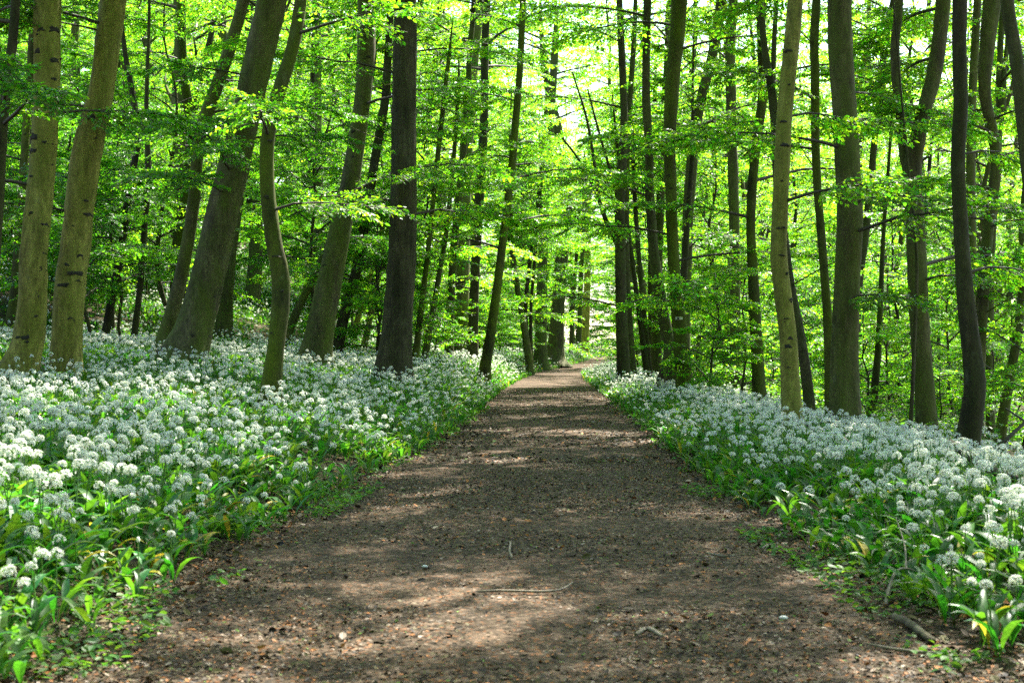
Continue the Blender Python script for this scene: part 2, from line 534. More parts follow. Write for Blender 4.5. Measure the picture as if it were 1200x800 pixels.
def gen_sapling(seed, H, sprays, zlow=.15, spread=1.0, nb=None, lean=.0, dens=.12):
    rng = np.random.default_rng(seed); f = Fol()
    n = 8; t = np.linspace(0, 1, n + 1)
    sx = np.cumsum(rng.normal(lean / n, .12, n + 1)) * H / 8; sy = np.cumsum(rng.normal(0, .12, n + 1)) * H / 8
    stem = np.stack([sx - sx[0], sy - sy[0], t * H], 1)
    nb = nb or int(6 + H * 4)
    for i in range(nb):
        h = zlow + (1 - zlow) * (i + rng.random() * .7) / nb
        o = np.array([np.interp(h, t, stem[:, k]) for k in range(3)])
        Lb = (.5 + .30 * H * (1 - h) ** .8 * min(1, h * 4 + .35)) * spread * rng.uniform(.75, 1.25)
        br = gen_branch(rng, Lb, sprays, rng.uniform(.15, .5), dens)
        f.place(br, rotm(i * 2.4 + rng.normal(0, .4), rng.uniform(-.2, .42)), o)
    mt = MB(); P, rad = resample(stem, (.008 + .006 * H) * (1 - t) + .005, .25)
    tube(mt, P, rad, 7, 0, seed, .06)
    return mt, f


def gen_crown(seed, Hc, Rc, sprays, nl=24, sub=5, dens=.2, low=.02):
    """crown around a vertical axis, z from 0 to Hc"""
    rng = np.random.default_rng(seed); f = Fol()
    for i in range(nl):
        h = low + (.97 - low) * (i + rng.random()) / nl
        prof = (math.sin(math.pi * min(1, .22 + .78 * h)) ** .6) * (1 if h < .8 else .8)
        Ll = Rc * prof * rng.uniform(.55, 1.2)
        az = i * 2.4 + rng.normal(0, .4); el = rng.uniform(.15, .45) + .55 * h
        Rm = rotm(az, el * .6); o = np.array([0, 0, h * Hc * .9])
        n = 5; t = np.linspace(0, 1, n + 1)
        m = np.stack([t * Ll, np.cumsum(rng.normal(0, .06, n + 1)) * Ll * .3, .25 * Ll * el * t - .15 * Ll * t ** 2], 1)
        m[:, 1] -= m[0, 1]
        r0 = .012 + .009 * Ll
        W = m @ Rm.T + o
        f.wood(W[:-1], W[1:], r0 * (1 - t[:-1]) + .006, r0 * (1 - t[1:]) + .006)
        ns = max(2, int(sub * Ll / 2.2)); sg = 1
        for k in range(ns):
            x = .25 + .75 * (k + rng.random() * .5) / ns
            p = np.array([np.interp(x, t, W[:, q]) for q in range(3)])
            br = gen_branch(rng, Ll * .5 * rng.uniform(.6, 1.1) * (1.2 - .5 * x), sprays, rng.uniform(0, .35), dens)
            f.place(br, rotm(az + sg * rng.uniform(.3, 1.1), rng.uniform(-.3, .35)), p); sg = -sg
    return f


def fol_mesh(name, f, lod, leafm, woodm):
    mb = MB(); f.to(mb, lod); print('FOL', name, sum(len(l[0]) for l in f.l)); return mb.mesh(name, [woodm, leafm])


# ------------------------------------------------------------------ prototypes of foliage
BR_NEAR = [fol_mesh('branch', gen_branch(np.random.default_rng(400 + i), [1.1, 1.5, 1.9, 2.3, 2.7, 1.3][i], SPR_NEAR, .25, .10), 0, M['leaf'], M['twig']) for i in range(6)]
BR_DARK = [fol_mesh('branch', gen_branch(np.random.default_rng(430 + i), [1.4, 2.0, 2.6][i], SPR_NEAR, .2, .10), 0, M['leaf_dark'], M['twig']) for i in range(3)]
BR_MID = [fol_mesh('branch', gen_branch(np.random.default_rng(450 + i), [2.0, 2.6, 3.2, 2.3][i], SPR_MID, .3, .13), 1, M['leaf'], M['twig']) for i in range(4)]
CROWN_CAN = [fol_mesh('crown', gen_crown(500 + i, 9.0, 2.5, SPR_MID, 15, 6, .14), 1, M['leaf_far'], M['twig']) for i in range(5)]
CROWN_MIDT = [fol_mesh('crown', gen_crown(520 + i, 11.0, 2.6, SPR_MID, 18, 4, .21), 1, M['leaf_far'], M['twig']) for i in range(4)]
CROWN_FAR = [fol_mesh('crown', gen_crown(540 + i, 14.0, 3.4, SPR_FAR, 28, 5, .30), 1, M['leaf_far'], M['twig']) for i in range(4)]
SAP_NEAR, SAP_MID, SAP_DARK, SAP_FAR = [], [], [], []
for i in range(6):
    H = [2.2, 3.2, 4.2, 5.2, 1.5, 6.0][i]
    mt, f = gen_sapling(600 + i, H, SPR_NEAR, .15)
    SAP_NEAR.append((H, mt.mesh('trunk', [M['bark_dark']]), fol_mesh('crown', f, 0, M['leaf'], M['twig'])))
for i in range(4):
    H = [2.5, 3.8, 5.5, 4.5][i]
    mt, f = gen_sapling(630 + i, H, SPR_NEAR, .28, 1.1)
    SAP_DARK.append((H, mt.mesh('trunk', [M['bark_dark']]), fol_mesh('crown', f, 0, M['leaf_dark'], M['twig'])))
for i in range(6):
    H = [3.0, 4.5, 6.5, 8.0, 2.0, 5.5][i]
    mt, f = gen_sapling(660 + i, H, SPR_MID, .10, 1.0, int(8 + H * 4))
    SAP_MID.append((H, mt.mesh('trunk', [M['bark_dark']]), fol_mesh('crown', f, 1, M['leaf'], M['twig'])))
for i in range(4):
    H = [5.0, 7.0, 9.0, 3.5][i]
    mt, f = gen_sapling(690 + i, H, SPR_FAR, .06, 1.1, int(8 + H * 4))
    SAP_FAR.append((H, mt.mesh('trunk', [M['bark_dark']]), fol_mesh('crown', f, 1, M['leaf_far'], M['twig'])))

# ------------------------------------------------------------------ measured trees
# label, distance, bark, centre line from top to base as (px, py, width px) in photo pixels, options
TREES = [
 ('upright pale tree with dark branch scars, standing nearest the flowery left edge', 15.0, 'bark_pale',
  [(62, 0, 30), (60, 100, 29), (55, 180, 29), (50, 240, 30), (46, 300, 30), (42, 350, 32), (34, 400, 34), (22, 440, 36)],
  dict(scars=[(58, 42), (54, 66), (49, 85), (68, 132), (47, 163), (66, 171), (66, 195), (45, 179), (73, 40), (73, 75), (45, 252), (66, 265), (61, 298), (61, 316), (54, 347), (50, 370), (37, 394), (72, 97), (44, 209)], br=[])),
 ('pale scarred tree bent like a bow just beside the upright pale one', 15.6, 'bark_pale',
  [(136, 0, 29), (130, 40, 29), (123, 90, 28), (114, 132, 30), (105, 165, 33), (95, 220, 34), (88, 280, 34), (82, 340, 34), (78, 420, 34)],
  dict(scars=[(113, 140), (127, 135), (118, 163), (104, 236), (88, 265), (98, 300), (95, 321), (78, 335), (106, 252), (94, 376), (80, 310)], br=[(1.9, 200, 0)])),
 ('dark thick trunk standing in shade behind the pale upright tree', 26.0, 'bark_dark',
  [(43, 0, 13), (40, 120, 15), (36, 220, 17), (28, 320, 21), (21, 388, 27)], dict()),
 ('thin dark trunk cut by the left frame edge, leaning inward', 14.0, 'bark_dark',
  [(14, 0, 11), (10, 40, 11), (5, 85, 12), (0, 140, 12), (-6, 260, 13), (-16, 430, 14)], dict(br=[(2.6, 300, 1)])),
 ('slim mossy trunk beside the dark thick one on the shaded slope', 25.0, 'bark_moss',
  [(40, 0, 8), (36, 80, 8), (30, 160, 9), (25, 240, 10), (20, 320, 10), (14, 392, 12)], dict()),
 ('crooked thin dark stem with an elbow, on the shady slope behind pale trees', 24.0, 'bark_dark',
  [(146, 60, 6), (152, 95, 7), (160, 140, 8), (162, 165, 8), (152, 220, 8), (140, 300, 9), (129, 360, 9), (122, 402, 10)], dict(small=True)),
 ('thin straight dark stem next to the crooked elbow stem', 24.6, 'bark_dark',
  [(172, 95, 5), (171, 150, 6), (173, 200, 7), (168, 280, 7), (163, 340, 7), (156, 405, 8)], dict(small=True)),
 ('slender curved grey tree leaning against the big slanting trunk', 20.0, 'bark_grey',
  [(285, 0, 15), (272, 50, 15), (258, 90, 15), (245, 125, 15), (236, 155, 14), (231, 190, 14), (228, 230, 14), (220, 285, 15), (205, 350, 17), (187, 418, 20)], dict(br=[(3.1, 250, 0)])),
 ('big smooth trunk slanting strongly to the right out of the flowers', 19.0, 'bark_grey',
  [(318, 0, 34), (302, 65, 34), (289, 130, 33), (275, 185, 36), (262, 240, 37), (248, 300, 38), (231, 370, 40), (212, 430, 48)], dict(scars=[(258, 347), (240, 392)], br=[(3.9, 200, 0), (2.3, 250, 1)])),
 ('short grey trunk half hidden behind the big slanting trunk', 28.0, 'bark_grey',
  [(300, 100, 13), (288, 180, 14), (277, 240, 15), (268, 310, 16), (262, 395, 19)], dict()),
 ('olive mossy tree with an S shaped trunk, alone in the white flowers', 13.0, 'bark_moss',
  [(352, 0, 14), (342, 55, 15), (326, 108, 16), (313, 162, 16), (312, 220, 17), (319, 280, 19), (327, 322, 22), (328, 362, 22), (323, 410, 20), (318, 460, 22)],
  dict(scars=[(318, 165), (325, 130), (312, 230), (322, 300), (320, 390), (331, 340), (349, 20)], br=[(1.9, 340, 0)])),
 ('grey smooth trunk leaning right with a gentle upper curve, left of the furrowed one', 22.0, 'bark_grey',
  [(430, 0, 20), (430, 60, 22), (426, 110, 20), (419, 160, 20), (412, 200, 22), (405, 235, 23), (392, 301, 27), (380, 360, 30), (369, 415, 33)], dict(br=[(5.2, 240, 0), (4.1, 330, 2)])),
 ('narrow dark trunk leaning parallel behind the grey smooth leaning one', 28.0, 'bark_dark',
  [(454, 60, 9), (450, 120, 10), (440, 180, 11), (432, 230, 11), (416, 320, 12), (405, 362, 12), (394, 406, 14)], dict()),
 ('massive straight tree with furrowed brown bark beside the path', 20.0, 'bark_oak',
  [(475, 0, 28), (474, 100, 29), (473, 200, 30), (471, 300, 33), (467, 370, 36), (461, 445, 41)], dict(br=[(4.4, 200, 3), (2.6, 180, 2)])),
 ('thin trunk slanting across the gap behind the grey leaning tree', 29.0, 'bark_grey',
  [(420, 180, 8), (405, 240, 8), (387, 284, 9), (368, 325, 9), (350, 362, 10), (335, 398, 12)], dict(small=True)),
 ('pale thin pole leaning right close behind the furrowed trunk', 33.0, 'bark_pale',
  [(462, 240, 5), (452, 285, 6), (443, 326, 6), (434, 370, 7), (426, 408, 8)], dict(small=True)),
 ('short pale pole crossing low beside the leaning pale pole', 36.0, 'bark_pale',
  [(448, 270, 5), (438, 310, 5), (430, 335, 6), (416, 385, 7), (411, 404, 7)], dict(small=True)),
 ('straight far grey trunk between the S shaped tree and the smooth leaning one', 40.0, 'bark_grey',
  [(371, 0, 7), (372, 60, 8), (373, 160, 8), (373, 260, 9), (370, 330, 10), (368, 392, 11)], dict()),
 ('dark slim trunk doubled up close to a far grey trunk', 43.0, 'bark_dark',
  [(367, 60, 6), (365, 150, 7), (362, 240, 8), (360, 320, 8), (359, 392, 9)], dict()),
 ('very thin dark pole seen high between leaning grey trees', 42.0, 'bark_dark',
  [(408, 0, 5), (408, 75, 5), (407, 180, 5), (404, 300, 6), (402, 394, 7)], dict(small=True)),
 ('thick pale grey trunk well behind the furrowed tree, toward the middle', 38.0, 'bark_grey',
  [(560, 0, 14), (553, 80, 14), (547, 160, 15), (543, 260, 16), (541, 350, 17), (540, 402, 19)], dict()),
 ('mossy trunk leaning right between furrowed tree and path bend', 30.0, 'bark_moss',
  [(613, 0, 7), (611, 50, 8), (608, 100, 8), (604, 150, 9), (600, 195, 9), (595, 235, 9), (588, 296, 10), (581, 350, 11), (575, 395, 12), (569, 428, 13)], dict(br=[(4.6, 30, 2)])),
 ('straight dark trunk next to the thick pale grey middle trunk', 36.0, 'bark_dark',
  [(571, 0, 8), (568, 60, 9), (567, 150, 10), (562, 235, 10), (557, 310, 11), (554, 398, 12)], dict()),
 ('slim brown trunk on the near side of the thick pale middle trunk', 33.0, 'bark_brown',
  [(548, 120, 7), (541, 200, 8), (533, 280, 9), (529, 340, 9), (526, 406, 10)], dict()),
 ('thin mossy stem leaning close by the furrowed trunk', 28.0, 'bark_moss',
  [(524, 80, 5), (515, 160, 6), (508, 230, 6), (500, 310, 6), (488, 408, 8)], dict(small=True)),
 ('thin grey stem leaning beside the mossy stem by the furrowed trunk', 30.0, 'bark_grey',
  [(536, 120, 5), (530, 200, 5), (523, 270, 6), (513, 330, 6), (499, 410, 8)], dict(small=True)),
 ('crooked brown sapling trunk bending toward the path near the leaning mossy tree', 47.0, 'bark_brown',
  [(599, 140, 4), (598, 260, 6), (602, 310, 7), (610, 360, 7), (616, 395, 8), (620, 424, 9)], dict(small=True)),
 ('thin dark pole with a slight bow standing behind the crooked brown sapling', 49.0, 'bark_dark',
  [(640, 120, 4), (632, 220, 4), (622, 300, 5), (616, 360, 5), (619, 424, 5)], dict(small=True)),
 ('very slim straight pole nearest the path on its left bank', 48.0, 'bark_dark',
  [(634, 220, 3), (626, 310, 4), (622, 370, 4), (623, 428, 5)], dict(small=True)),
 ('pale far trunk left of the crooked thick dark trunk', 55.0, 'bark_grey',
  [(650, 60, 9), (645, 140, 10), (639, 220, 11), (636, 300, 12), (633, 396, 14)], dict()),
 ('thick dark knobbly trunk standing right at the path bend', 60.0, 'bark_brown',
  [(640, 90, 9), (648, 130, 12), (655, 165, 14), (661, 195, 14), (664, 232, 15), (662, 265, 14), (658, 305, 15), (654, 355, 16), (651, 405, 19), (650, 424, 24)], dict(clean=1)),
 ('thin straight far pole left of the pale twin poles at the path end', 78.0, 'bark_dark',
  [(680, 220, 4), (676, 290, 4), (672, 350, 5), (669, 408, 5)], dict(small=True)),
 ('slim far pole in the middle of three at the path end', 76.0, 'bark_grey',
  [(685, 200, 4), (683, 280, 5), (680, 350, 5), (678, 412, 6)], dict(small=True)),
 ('sturdier pale far trunk rightmost of three at the path end', 80.0, 'bark_pale',
  [(691, 180, 6), (689, 260, 7), (688, 330, 8), (685, 408, 10)], dict()),
 ('dark forked trunk first on the right bank of the path', 32.0, 'bark_dark',
  [(727, 50, 8), (731, 140, 9), (728, 205, 11), (726, 262, 12), (727, 340, 13), (730, 440, 15)],
  dict(limbs=[[(726, 290, 8), (712, 262, 6), (703, 235, 5), (694, 212, 4), (679, 184, 3), (660, 158, 2.5)], [(703, 238, 4), (697, 190, 4), (688, 135, 3), (672, 80, 2)], [(727, 250, 4), (720, 214, 4), (704, 156, 3), (690, 100, 2)]])),
 ('grey brown companion trunk touching the dark forked trunk', 33.0, 'bark_brown',
  [(742, 60, 6), (736, 140, 7), (733, 220, 8), (734, 330, 9), (740, 442, 12)], dict()),
 ('thin leaning dark stem sweeping away from the forked trunk foot', 33.5, 'bark_dark',
  [(722, 160, 4), (730, 220, 5), (737, 275, 5), (748, 360, 6), (758, 436, 8)], dict(small=True)),
 ('second leaning thin stem in the dark clump by the forked trunk', 34.5, 'bark_dark',
  [(740, 140, 5), (744, 237, 5), (751, 330, 6), (760, 434, 8)], dict(small=True)),
 ('straight dark pole inside the clump between forked and mossy trunks', 36.0, 'bark_dark',
  [(768, 100, 5), (764, 200, 6), (762, 300, 6), (763, 432, 8)], dict(small=True)),
 ('tall pale slim trunk bending at its foot into the mossy pair', 24.0, 'bark_brown',
  [(759, 0, 9), (757, 78, 9), (757, 125, 10), (760, 172, 10), (761, 228, 11), (765, 290, 12), (773, 348, 13), (781, 390, 14), (786, 425, 15), (786, 462, 17)], dict(br=[(3.5, 250, 1)])),
 ('thick dark stump like trunk leaning left under the pale slim trunk', 25.0, 'bark_dark',
  [(800, 330, 9), (795, 370, 12), (788, 405, 15), (781, 435, 17), (775, 462, 20)], dict(small=True)),
 ('mossy upright trunk bearing a small pale paint blaze', 22.0, 'bark_moss',
  [(797, 0, 19), (795, 35, 18), (790, 78, 17), (787, 125, 16), (785, 172, 14), (786, 219, 13), (788, 287, 14), (791, 340, 15), (797, 392, 17), (804, 472, 19)], dict(br=[(2.6, 180, 3), (4.1, 20, 2), (2.2, 10, 4)], blaze=(790.5, 373))),
 ('wide brown trunk standing behind the pale slim trunk foot', 35.0, 'bark_brown',
  [(776, 180, 9), (772, 280, 11), (770, 360, 12), (769, 438, 14)], dict()),
 ('leaning brown trunk slanting right, behind the blazed mossy trunk', 27.0, 'bark_brown',
  [(845, 0, 12), (835, 62, 12), (822, 112, 12), (814, 156, 12), (809, 205, 13), (806, 250, 13), (804, 310, 13), (801, 380, 14), (799, 455, 16)], dict()),
 ('straight grey trunk between leaning brown trunk and crooked mossy one', 30.0, 'bark_grey',
  [(859, 0, 11), (855, 62, 12), (856, 125, 12), (858, 200, 12), (860, 280, 12), (861, 350, 12), (862, 475, 14)], dict()),
 ('slightly crooked mossy trunk behind leafy shrubs, right of the straight grey one', 22.0, 'bark_moss',
  [(892, 0, 11), (893, 62, 11), (894, 109, 12), (888, 156, 11), (881, 219, 11), (880, 270, 11), (883, 330, 13), (886, 385, 14), (891, 482, 16)], dict(br=[(3.1, 200, 4)])),
 ('dark forked tree hidden behind the pale scarred trunk on the right bank', 17.0, 'bark_dark',
  [(893, 0, 7), (899, 55, 8), (907, 105, 10), (911, 160, 10), (914, 215, 10), (921, 280, 10), (929, 334, 10), (938, 385, 11), (946, 437, 12), (952, 495, 13)],
  dict(limbs=[[(910, 150, 7), (909, 110, 6), (913, 47, 6), (919, -10, 5)]])),
 ('pale scarred trunk with a slight bow on the right flower bank', 13.0, 'bark_pale',
  [(935, 0, 18), (931, 47, 18), (926, 94, 18), (921, 141, 18), (918, 187, 18), (916, 255, 18), (914, 300, 19), (919, 346, 20), (926, 402, 20), (929, 452, 21), (931, 505, 22)],
  dict(scars=[(926, 98), (924, 58), (917, 142), (918, 170), (912, 267), (914, 299), (916, 212), (924, 405), (929, 350), (922, 373), (924, 430), (928, 475), (926, 396), (922, 320)], br=[(3.0, 30, 0), (2.2, 330, 1)])),
 ('slim mossy dark trunk just left of the widest right hand trunk', 18.0, 'bark_moss',
  [(957, 0, 10), (954, 47, 10), (955, 94, 10), (956, 156, 10), (958, 219, 10), (961, 270, 10), (966, 334, 10), (970, 390, 11), (973, 500, 12)], dict()),
 ('widest straight trunk on the right flower bank, smooth and grey brown', 15.0, 'bark_brown',
  [(982, 0, 27), (984, 62, 28), (988, 125, 29), (991, 187, 29), (993, 255, 29), (990, 350, 29), (988, 420, 31), (990, 505, 34)], dict(br=[(2.5, 300, 0), (3.3, 20, 1), (1.5, 290, 0)])),
 ('slim dark trunk leaning right out from behind the widest trunk', 26.0, 'bark_dark',
  [(1048, 0, 8), (1037, 47, 8), (1033, 94, 8), (1026, 156, 8), (1019, 234, 9), (1014, 275, 9), (1006, 340, 10), (1000, 480, 11)], dict()),
 ('short mossy pole growing close right of the widest trunk', 19.0, 'bark_moss',
  [(1034, 280, 5), (1030, 351, 6), (1027, 419, 8), (1019, 505, 10)], dict(small=True)),
 ('forked tree with two arms forming a tall V above one stem', 16.0, 'bark_brown',
  [(1106, 0, 17), (1098, 62, 17), (1091, 100, 17), (1081, 132, 16), (1074, 164, 18), (1069, 200, 20), (1071, 265, 22), (1073, 325, 22), (1077, 400, 22), (1082, 475, 22), (1084, 520, 24)],
  dict(limbs=[[(1068, 215, 14), (1062, 185, 12), (1059, 140, 11), (1056, 94, 11), (1056, 47, 11), (1062, 0, 11), (1066, -60, 10), (1070, -180, 7), (1074, -300, 4)]], br=[(1.9, 320, 0)])),
 ('thin dark wavy stem climbing in front of the V forked tree', 15.0, 'bark_dark',
  [(1062, 180, 2.5), (1069, 240, 3), (1074, 310, 3.5), (1071, 400, 4), (1066, 515, 5)], dict(small=True)),
 ('dark straight tree tapering upward, nearest on the right bank', 12.0, 'bark_dark',
  [(1119, 0, 17), (1119, 47, 17), (1120, 78, 17), (1121, 125, 17), (1121, 187, 17), (1123, 250, 17), (1126, 306, 18), (1130, 362, 20), (1136, 419, 22), (1137, 460, 24), (1128, 540, 26)], dict(br=[(1.7, 30, 0)])),
 ('tree with a snaking trunk that curves around beside the dark straight tree', 17.0, 'bark_brown',
  [(1160, 0, 20), (1155, 40, 18), (1150, 94, 15), (1153, 122, 13), (1161, 152, 13), (1166, 188, 13), (1163, 232, 13), (1158, 270, 13), (1152, 344, 14), (1147, 420, 16), (1143, 520, 18)], dict(br=[(2.8, 300, 0)])),
 ('straight grey trunk showing between the dark straight and the snaking trees', 24.0, 'bark_grey',
  [(1146, 0, 9), (1142, 78, 10), (1139, 150, 10), (1138, 225, 11), (1139, 300, 11), (1140, 505, 13)], dict()),
 ('slim twin topped grey trunk right of the snaking tree', 22.0, 'bark_grey',
  [(1182, 0, 7), (1178, 62, 7), (1176, 125, 8), (1173, 187, 8), (1167, 280, 8), (1165, 344, 9), (1164, 456, 10), (1164, 515, 11)],
  dict(limbs=[[(1176, 130, 6), (1182, 80, 5), (1190, 34, 5), (1196, -20, 4)]])),
 ('curved pale trunk with a black blotch at the far right edge', 18.0, 'bark_grey',
  [(1214, 100, 8), (1206, 180, 8), (1199, 255, 9), (1195, 362, 10), (1185, 437, 11), (1176, 494, 12), (1172, 520, 13)], dict(scars=[(1176, 452), (1179, 444), (1175, 462)])),
 ('dark trunk leaning out of the top right corner', 11.0, 'bark_dark',
  [(1188, -30, 16), (1194, 15, 16), (1203, 80, 17), (1216, 200, 18), (1232, 380, 20), (1244, 560, 24)], dict()),
]


CROWN_TURN = 1.1


def m_of(px_w, d): return px_w / 2 / F * d


def build_tree(idx, label, d, bark, pts, o):
    rng = np.random.default_rng(9000 + idx)
    pts = pts[::-1]                                   # base first
    P = np.array([at(x, y, d) for x, y, w in pts]); rad = np.array([m_of(w, d) for *_, w in pts])
    bx, by = P[0, 0], d
    zg = float(ground_z(bx, by))
    errpx = (P[0, 2] - zg) * F / d
    # carry the base down (or up) to the ground
    if P[0, 2] > zg - .05:
        sl = (P[0, :2] - P[1, :2]) / max(.2, P[1, 2] - P[0, 2])
        dz = P[0, 2] - zg + .12
        P = np.vstack([[P[0, 0] + sl[0] * dz * .6, d, zg - .12], P]); rad = np.concatenate([[rad[0] * 1.12], rad])
    else:
        keep = P[:, 2] > zg + .25
        x0 = np.interp(zg - .12, P[:, 2], P[:, 0])
        P = np.vstack([[x0, d, zg - .12], P[keep]]); rad = np.concatenate([[rad[0]], rad[keep]])
    P[:, 1] += np.interp(np.arange(len(P)), [0, 1, len(P)], [0, 0, 1]) * 0 + np.cumsum(rng.normal(0, .03, len(P)))
    small = o.get('small', False)
    # continue above the top of the frame
    top = P[-1]; sl = (P[-1] - P[-2]); sl = sl / np.linalg.norm(sl)
    Ht = (rng.uniform(14.5, 18.5) if not small else max(top[2] + 1.2, rng.uniform(5.5, 8.5)))
    ext = []; p = top.copy(); r = rad[-1]
    while p[2] < Ht - .3:
        sl = unit(sl * .8 + np.array([0, 0, 1]) * .22 + rng.normal(0, .03, 3)); p = p + sl * 1.1; ext.append(p.copy())
    ext = np.array(ext) if ext else np.zeros((0, 3))
    re = r * np.linspace(1, .12, len(ext) + 1)[1:] if len(ext) else np.zeros(0)
    P = np.vstack([P, ext]); rad = np.concatenate([rad, np.maximum(re, .008)])
    base = np.array([P[0, 0], P[0, 1], zg])
    root = bpy.data.objects.new('sapling_tree' if small else 'forest_tree', None); C.objects.link(root)
    root.location = base; root.empty_display_size = .3
    tag(root, label, 'tree')
    mb = MB()
    Q, rq = resample(P - base, rad, .12 if d < 18 else .25)
    tube(mb, Q, rq, 18 if d < 25 else 12, 0, idx, .045, .15 if small else .55, 0.0)
    for lb in o.get('limbs', []):
        LP = np.array([at(x, y, d) for x, y, w in lb]) - base; LP[:, 1] += np.linspace(0, .5, len(LP))
        q, r_ = resample(LP, np.array([m_of(w, d) for *_, w in lb]), .15)
        tube(mb, q, r_, 9, 0, idx + 77, .05)
    # a few thin dead or living twigs on the bole
    for k in range((rng.integers(2, 5) if not small else 2) if d > 16 else 0):
        z = rng.uniform(1.5, 7.5); c = np.array([np.interp(z, Q[:, 2], Q[:, q]) for q in range(3)]); az = rng.uniform(0, 6.28); L = rng.uniform(.5, 1.6)
        el = rng.uniform(.2, .8); dv = np.array([math.cos(az) * math.cos(el), math.sin(az) * math.cos(el), math.sin(el)])
        q = np.array([c, c + dv * L * .5 + rng.normal(0, .05, 3), c + dv * L + rng.normal(0, .1, 3)])
        q, r_ = resample(q, np.array([.010, .007, .003]), .15); tube(mb, q, r_, 5, 0, k, .08)
    # branch scars: dark raised brows on the side facing the path
    def scar(c, nrm, wdt, tilt, sub=1):
        asp = rng.uniform(.3, .75); brow = rng.uniform(.05, .4)
        t = np.cross([0, 0, 1.0], nrm); t /= np.linalg.norm(t); up = np.cross(nrm, t)
        a = np.linspace(0, 2 * np.pi, 11)[:-1]
        jit = 1 + rng.normal(0, .24, 10)
        ring = c + nrm * -.012 + np.outer(np.cos(a) * wdt * jit, t) + np.outer((np.sin(a) * asp - brow * np.cos(a) ** 2) * wdt * jit, up)
        mid = c + nrm * .006 + (ring - c - nrm * -.012) * .55
        V = np.vstack([ring, mid]); i = np.arange(10); j = (i + 1) % 10
        mb.add(V, np.stack([i, j, j + 10, i + 10], 1), 1); mb.add(mid + 0, i[None], 1)
        if sub > 0 and rng.random() < .75:
            scar(c + t * wdt * rng.normal(0, .8) + up * wdt * rng.uniform(-.9, .5), nrm, wdt * rng.uniform(.3, .65), 0, 0)
    def bole(z): return np.array([np.interp(z, Q[:, 2], Q[:, q]) for q in range(3)]), np.interp(z, Q[:, 2], rq)
    for (sx, sy) in o.get('scars', []):
        w = at(sx, sy, d) - base; c, r_ = bole(w[2])
        fx = np.clip((w[0] - c[0]) / r_, -.9, .9); nrm = np.array([fx, -math.sqrt(1 - fx * fx), 0])
        scar(c + nrm * r_, nrm, r_ * rng.uniform(.22, .55), 0)
    if bark in ('bark_pale', 'bark_moss', 'bark_grey') and not small:
        for k in range(10):
            z = rng.uniform(.5, 7); c, r_ = bole(z); a = rng.uniform(0, 6.28); nrm = np.array([math.cos(a), math.sin(a), 0])
            if 'scars' in o and nrm[1] < .2: continue
            scar(c + nrm * r_, nrm, r_ * rng.uniform(.18, .38), 0)
    link('trunk', mb.mesh('trunk', [M[bark], M['scar']]), root)
    if 'blaze' in o:
        w = at(*o['blaze'], d) - base; c, r_ = bole(w[2])
        b2 = MB()
        for mi, a0, a1, hh, off in ((0, -2.1, -1.15, .022, .010), (1, -1.85, -1.62, .017, .014)):
            a = np.linspace(a0, a1, 7); k = len(a)
            V = []
            for rr in (r_ + off, r_ - .01):
                for zz in (-hh, hh):
                    V.append(np.stack([c[0] + rr * np.cos(a), c[1] + rr * np.sin(a), np.full(k, w[2] + zz)], 1))
            V = np.concatenate(V); i = np.arange(k - 1)
            b2.add(V, np.stack([i, i + 1, i + 1 + k, i + k], 1), mi)
            b2.add(V, np.stack([i + k, i + 1 + k, i + 1 + 3 * k, i + 3 * k], 1), mi)
            b2.add(V, np.stack([i + 2 * k, i + 1 + 2 * k, i + 1, i], 1), mi)
        tag(link('paint_blaze', b2.mesh('paint_blaze', [M['paint'], M['black']]), root), 'small pale paint mark with a black spot')
    # crown
    if small:
        pr = SAP_NEAR if d < 32 else SAP_MID
        H, _, cm = pr[rng.integers(len(pr))]
        zc = max(1.2, Q[-1, 2] - H); c, _r = bole(zc)
        link('crown', cm, root, c, (0, 0, rng.uniform(0, 6.28)))
    else:
        far = d > 50
        ms = CROWN_FAR if far else (CROWN_MIDT if d > 28 else CROWN_CAN)
        lim = EYE + HOR / F * d                      # what the frame still shows at this distance
        zc = (rng.uniform(8.5, 10.5) if far else (rng.uniform(7.0, 9.0) if d > 28 else max(lim + .1, rng.uniform(5.3, 6.6)))) - zg
        c, _r = bole(zc); tdir = unit(Q[-1] - c)
        cr = link('crown', ms[rng.integers(len(ms))], root, c, (0, 0, rng.uniform(0, 6.28)), rng.uniform(.9, 1.1) * (.92 if 1.5 < bx < 4.5 and d < 15.5 else 1))
        yaw = rng.uniform(0, 6.28) + (CROWN_TURN if d < 28 else 0)
        cr.rotation_euler = (Vector((0, 0, 1)).rotation_difference(Vector(tdir)).to_matrix() @ Matrix.Rotation(yaw, 3, 'Z')).to_euler()
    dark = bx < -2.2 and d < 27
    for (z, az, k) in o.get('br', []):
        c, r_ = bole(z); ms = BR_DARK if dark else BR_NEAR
        link('branch', ms[k % len(ms)], root, c, (0, 0, R(az)))
    nb = 0 if (small or 'clean' in o) else ((rng.integers(3, 6) if bx < 0 else rng.integers(1, 4)) if d < 20 else (rng.integers(6, 11) if bx < 0 else rng.integers(3, 7)))
    for k in range(nb):
        z = rng.uniform(2.0, 5.5) if d < 20 else rng.uniform(1.6, 9)
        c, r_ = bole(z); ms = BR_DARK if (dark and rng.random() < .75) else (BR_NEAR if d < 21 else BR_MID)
        link('branch', ms[rng.integers(len(ms))], root, c, (0, 0, rng.uniform(0, 6.28)), rng.uniform(.8, 1.15))
    return (label[:30], d, round(errpx, 1), base)


TREE_POS = []
for i, (lb, d, bark, pts, o) in enumerate(TREES):
    info = build_tree(i, lb, d, bark, pts, o)
    print('TREE', info[0], info[1], 'base px err', info[2])
    TREE_POS.append(info[3][:2])
TREE_POS = np.array(TREE_POS)


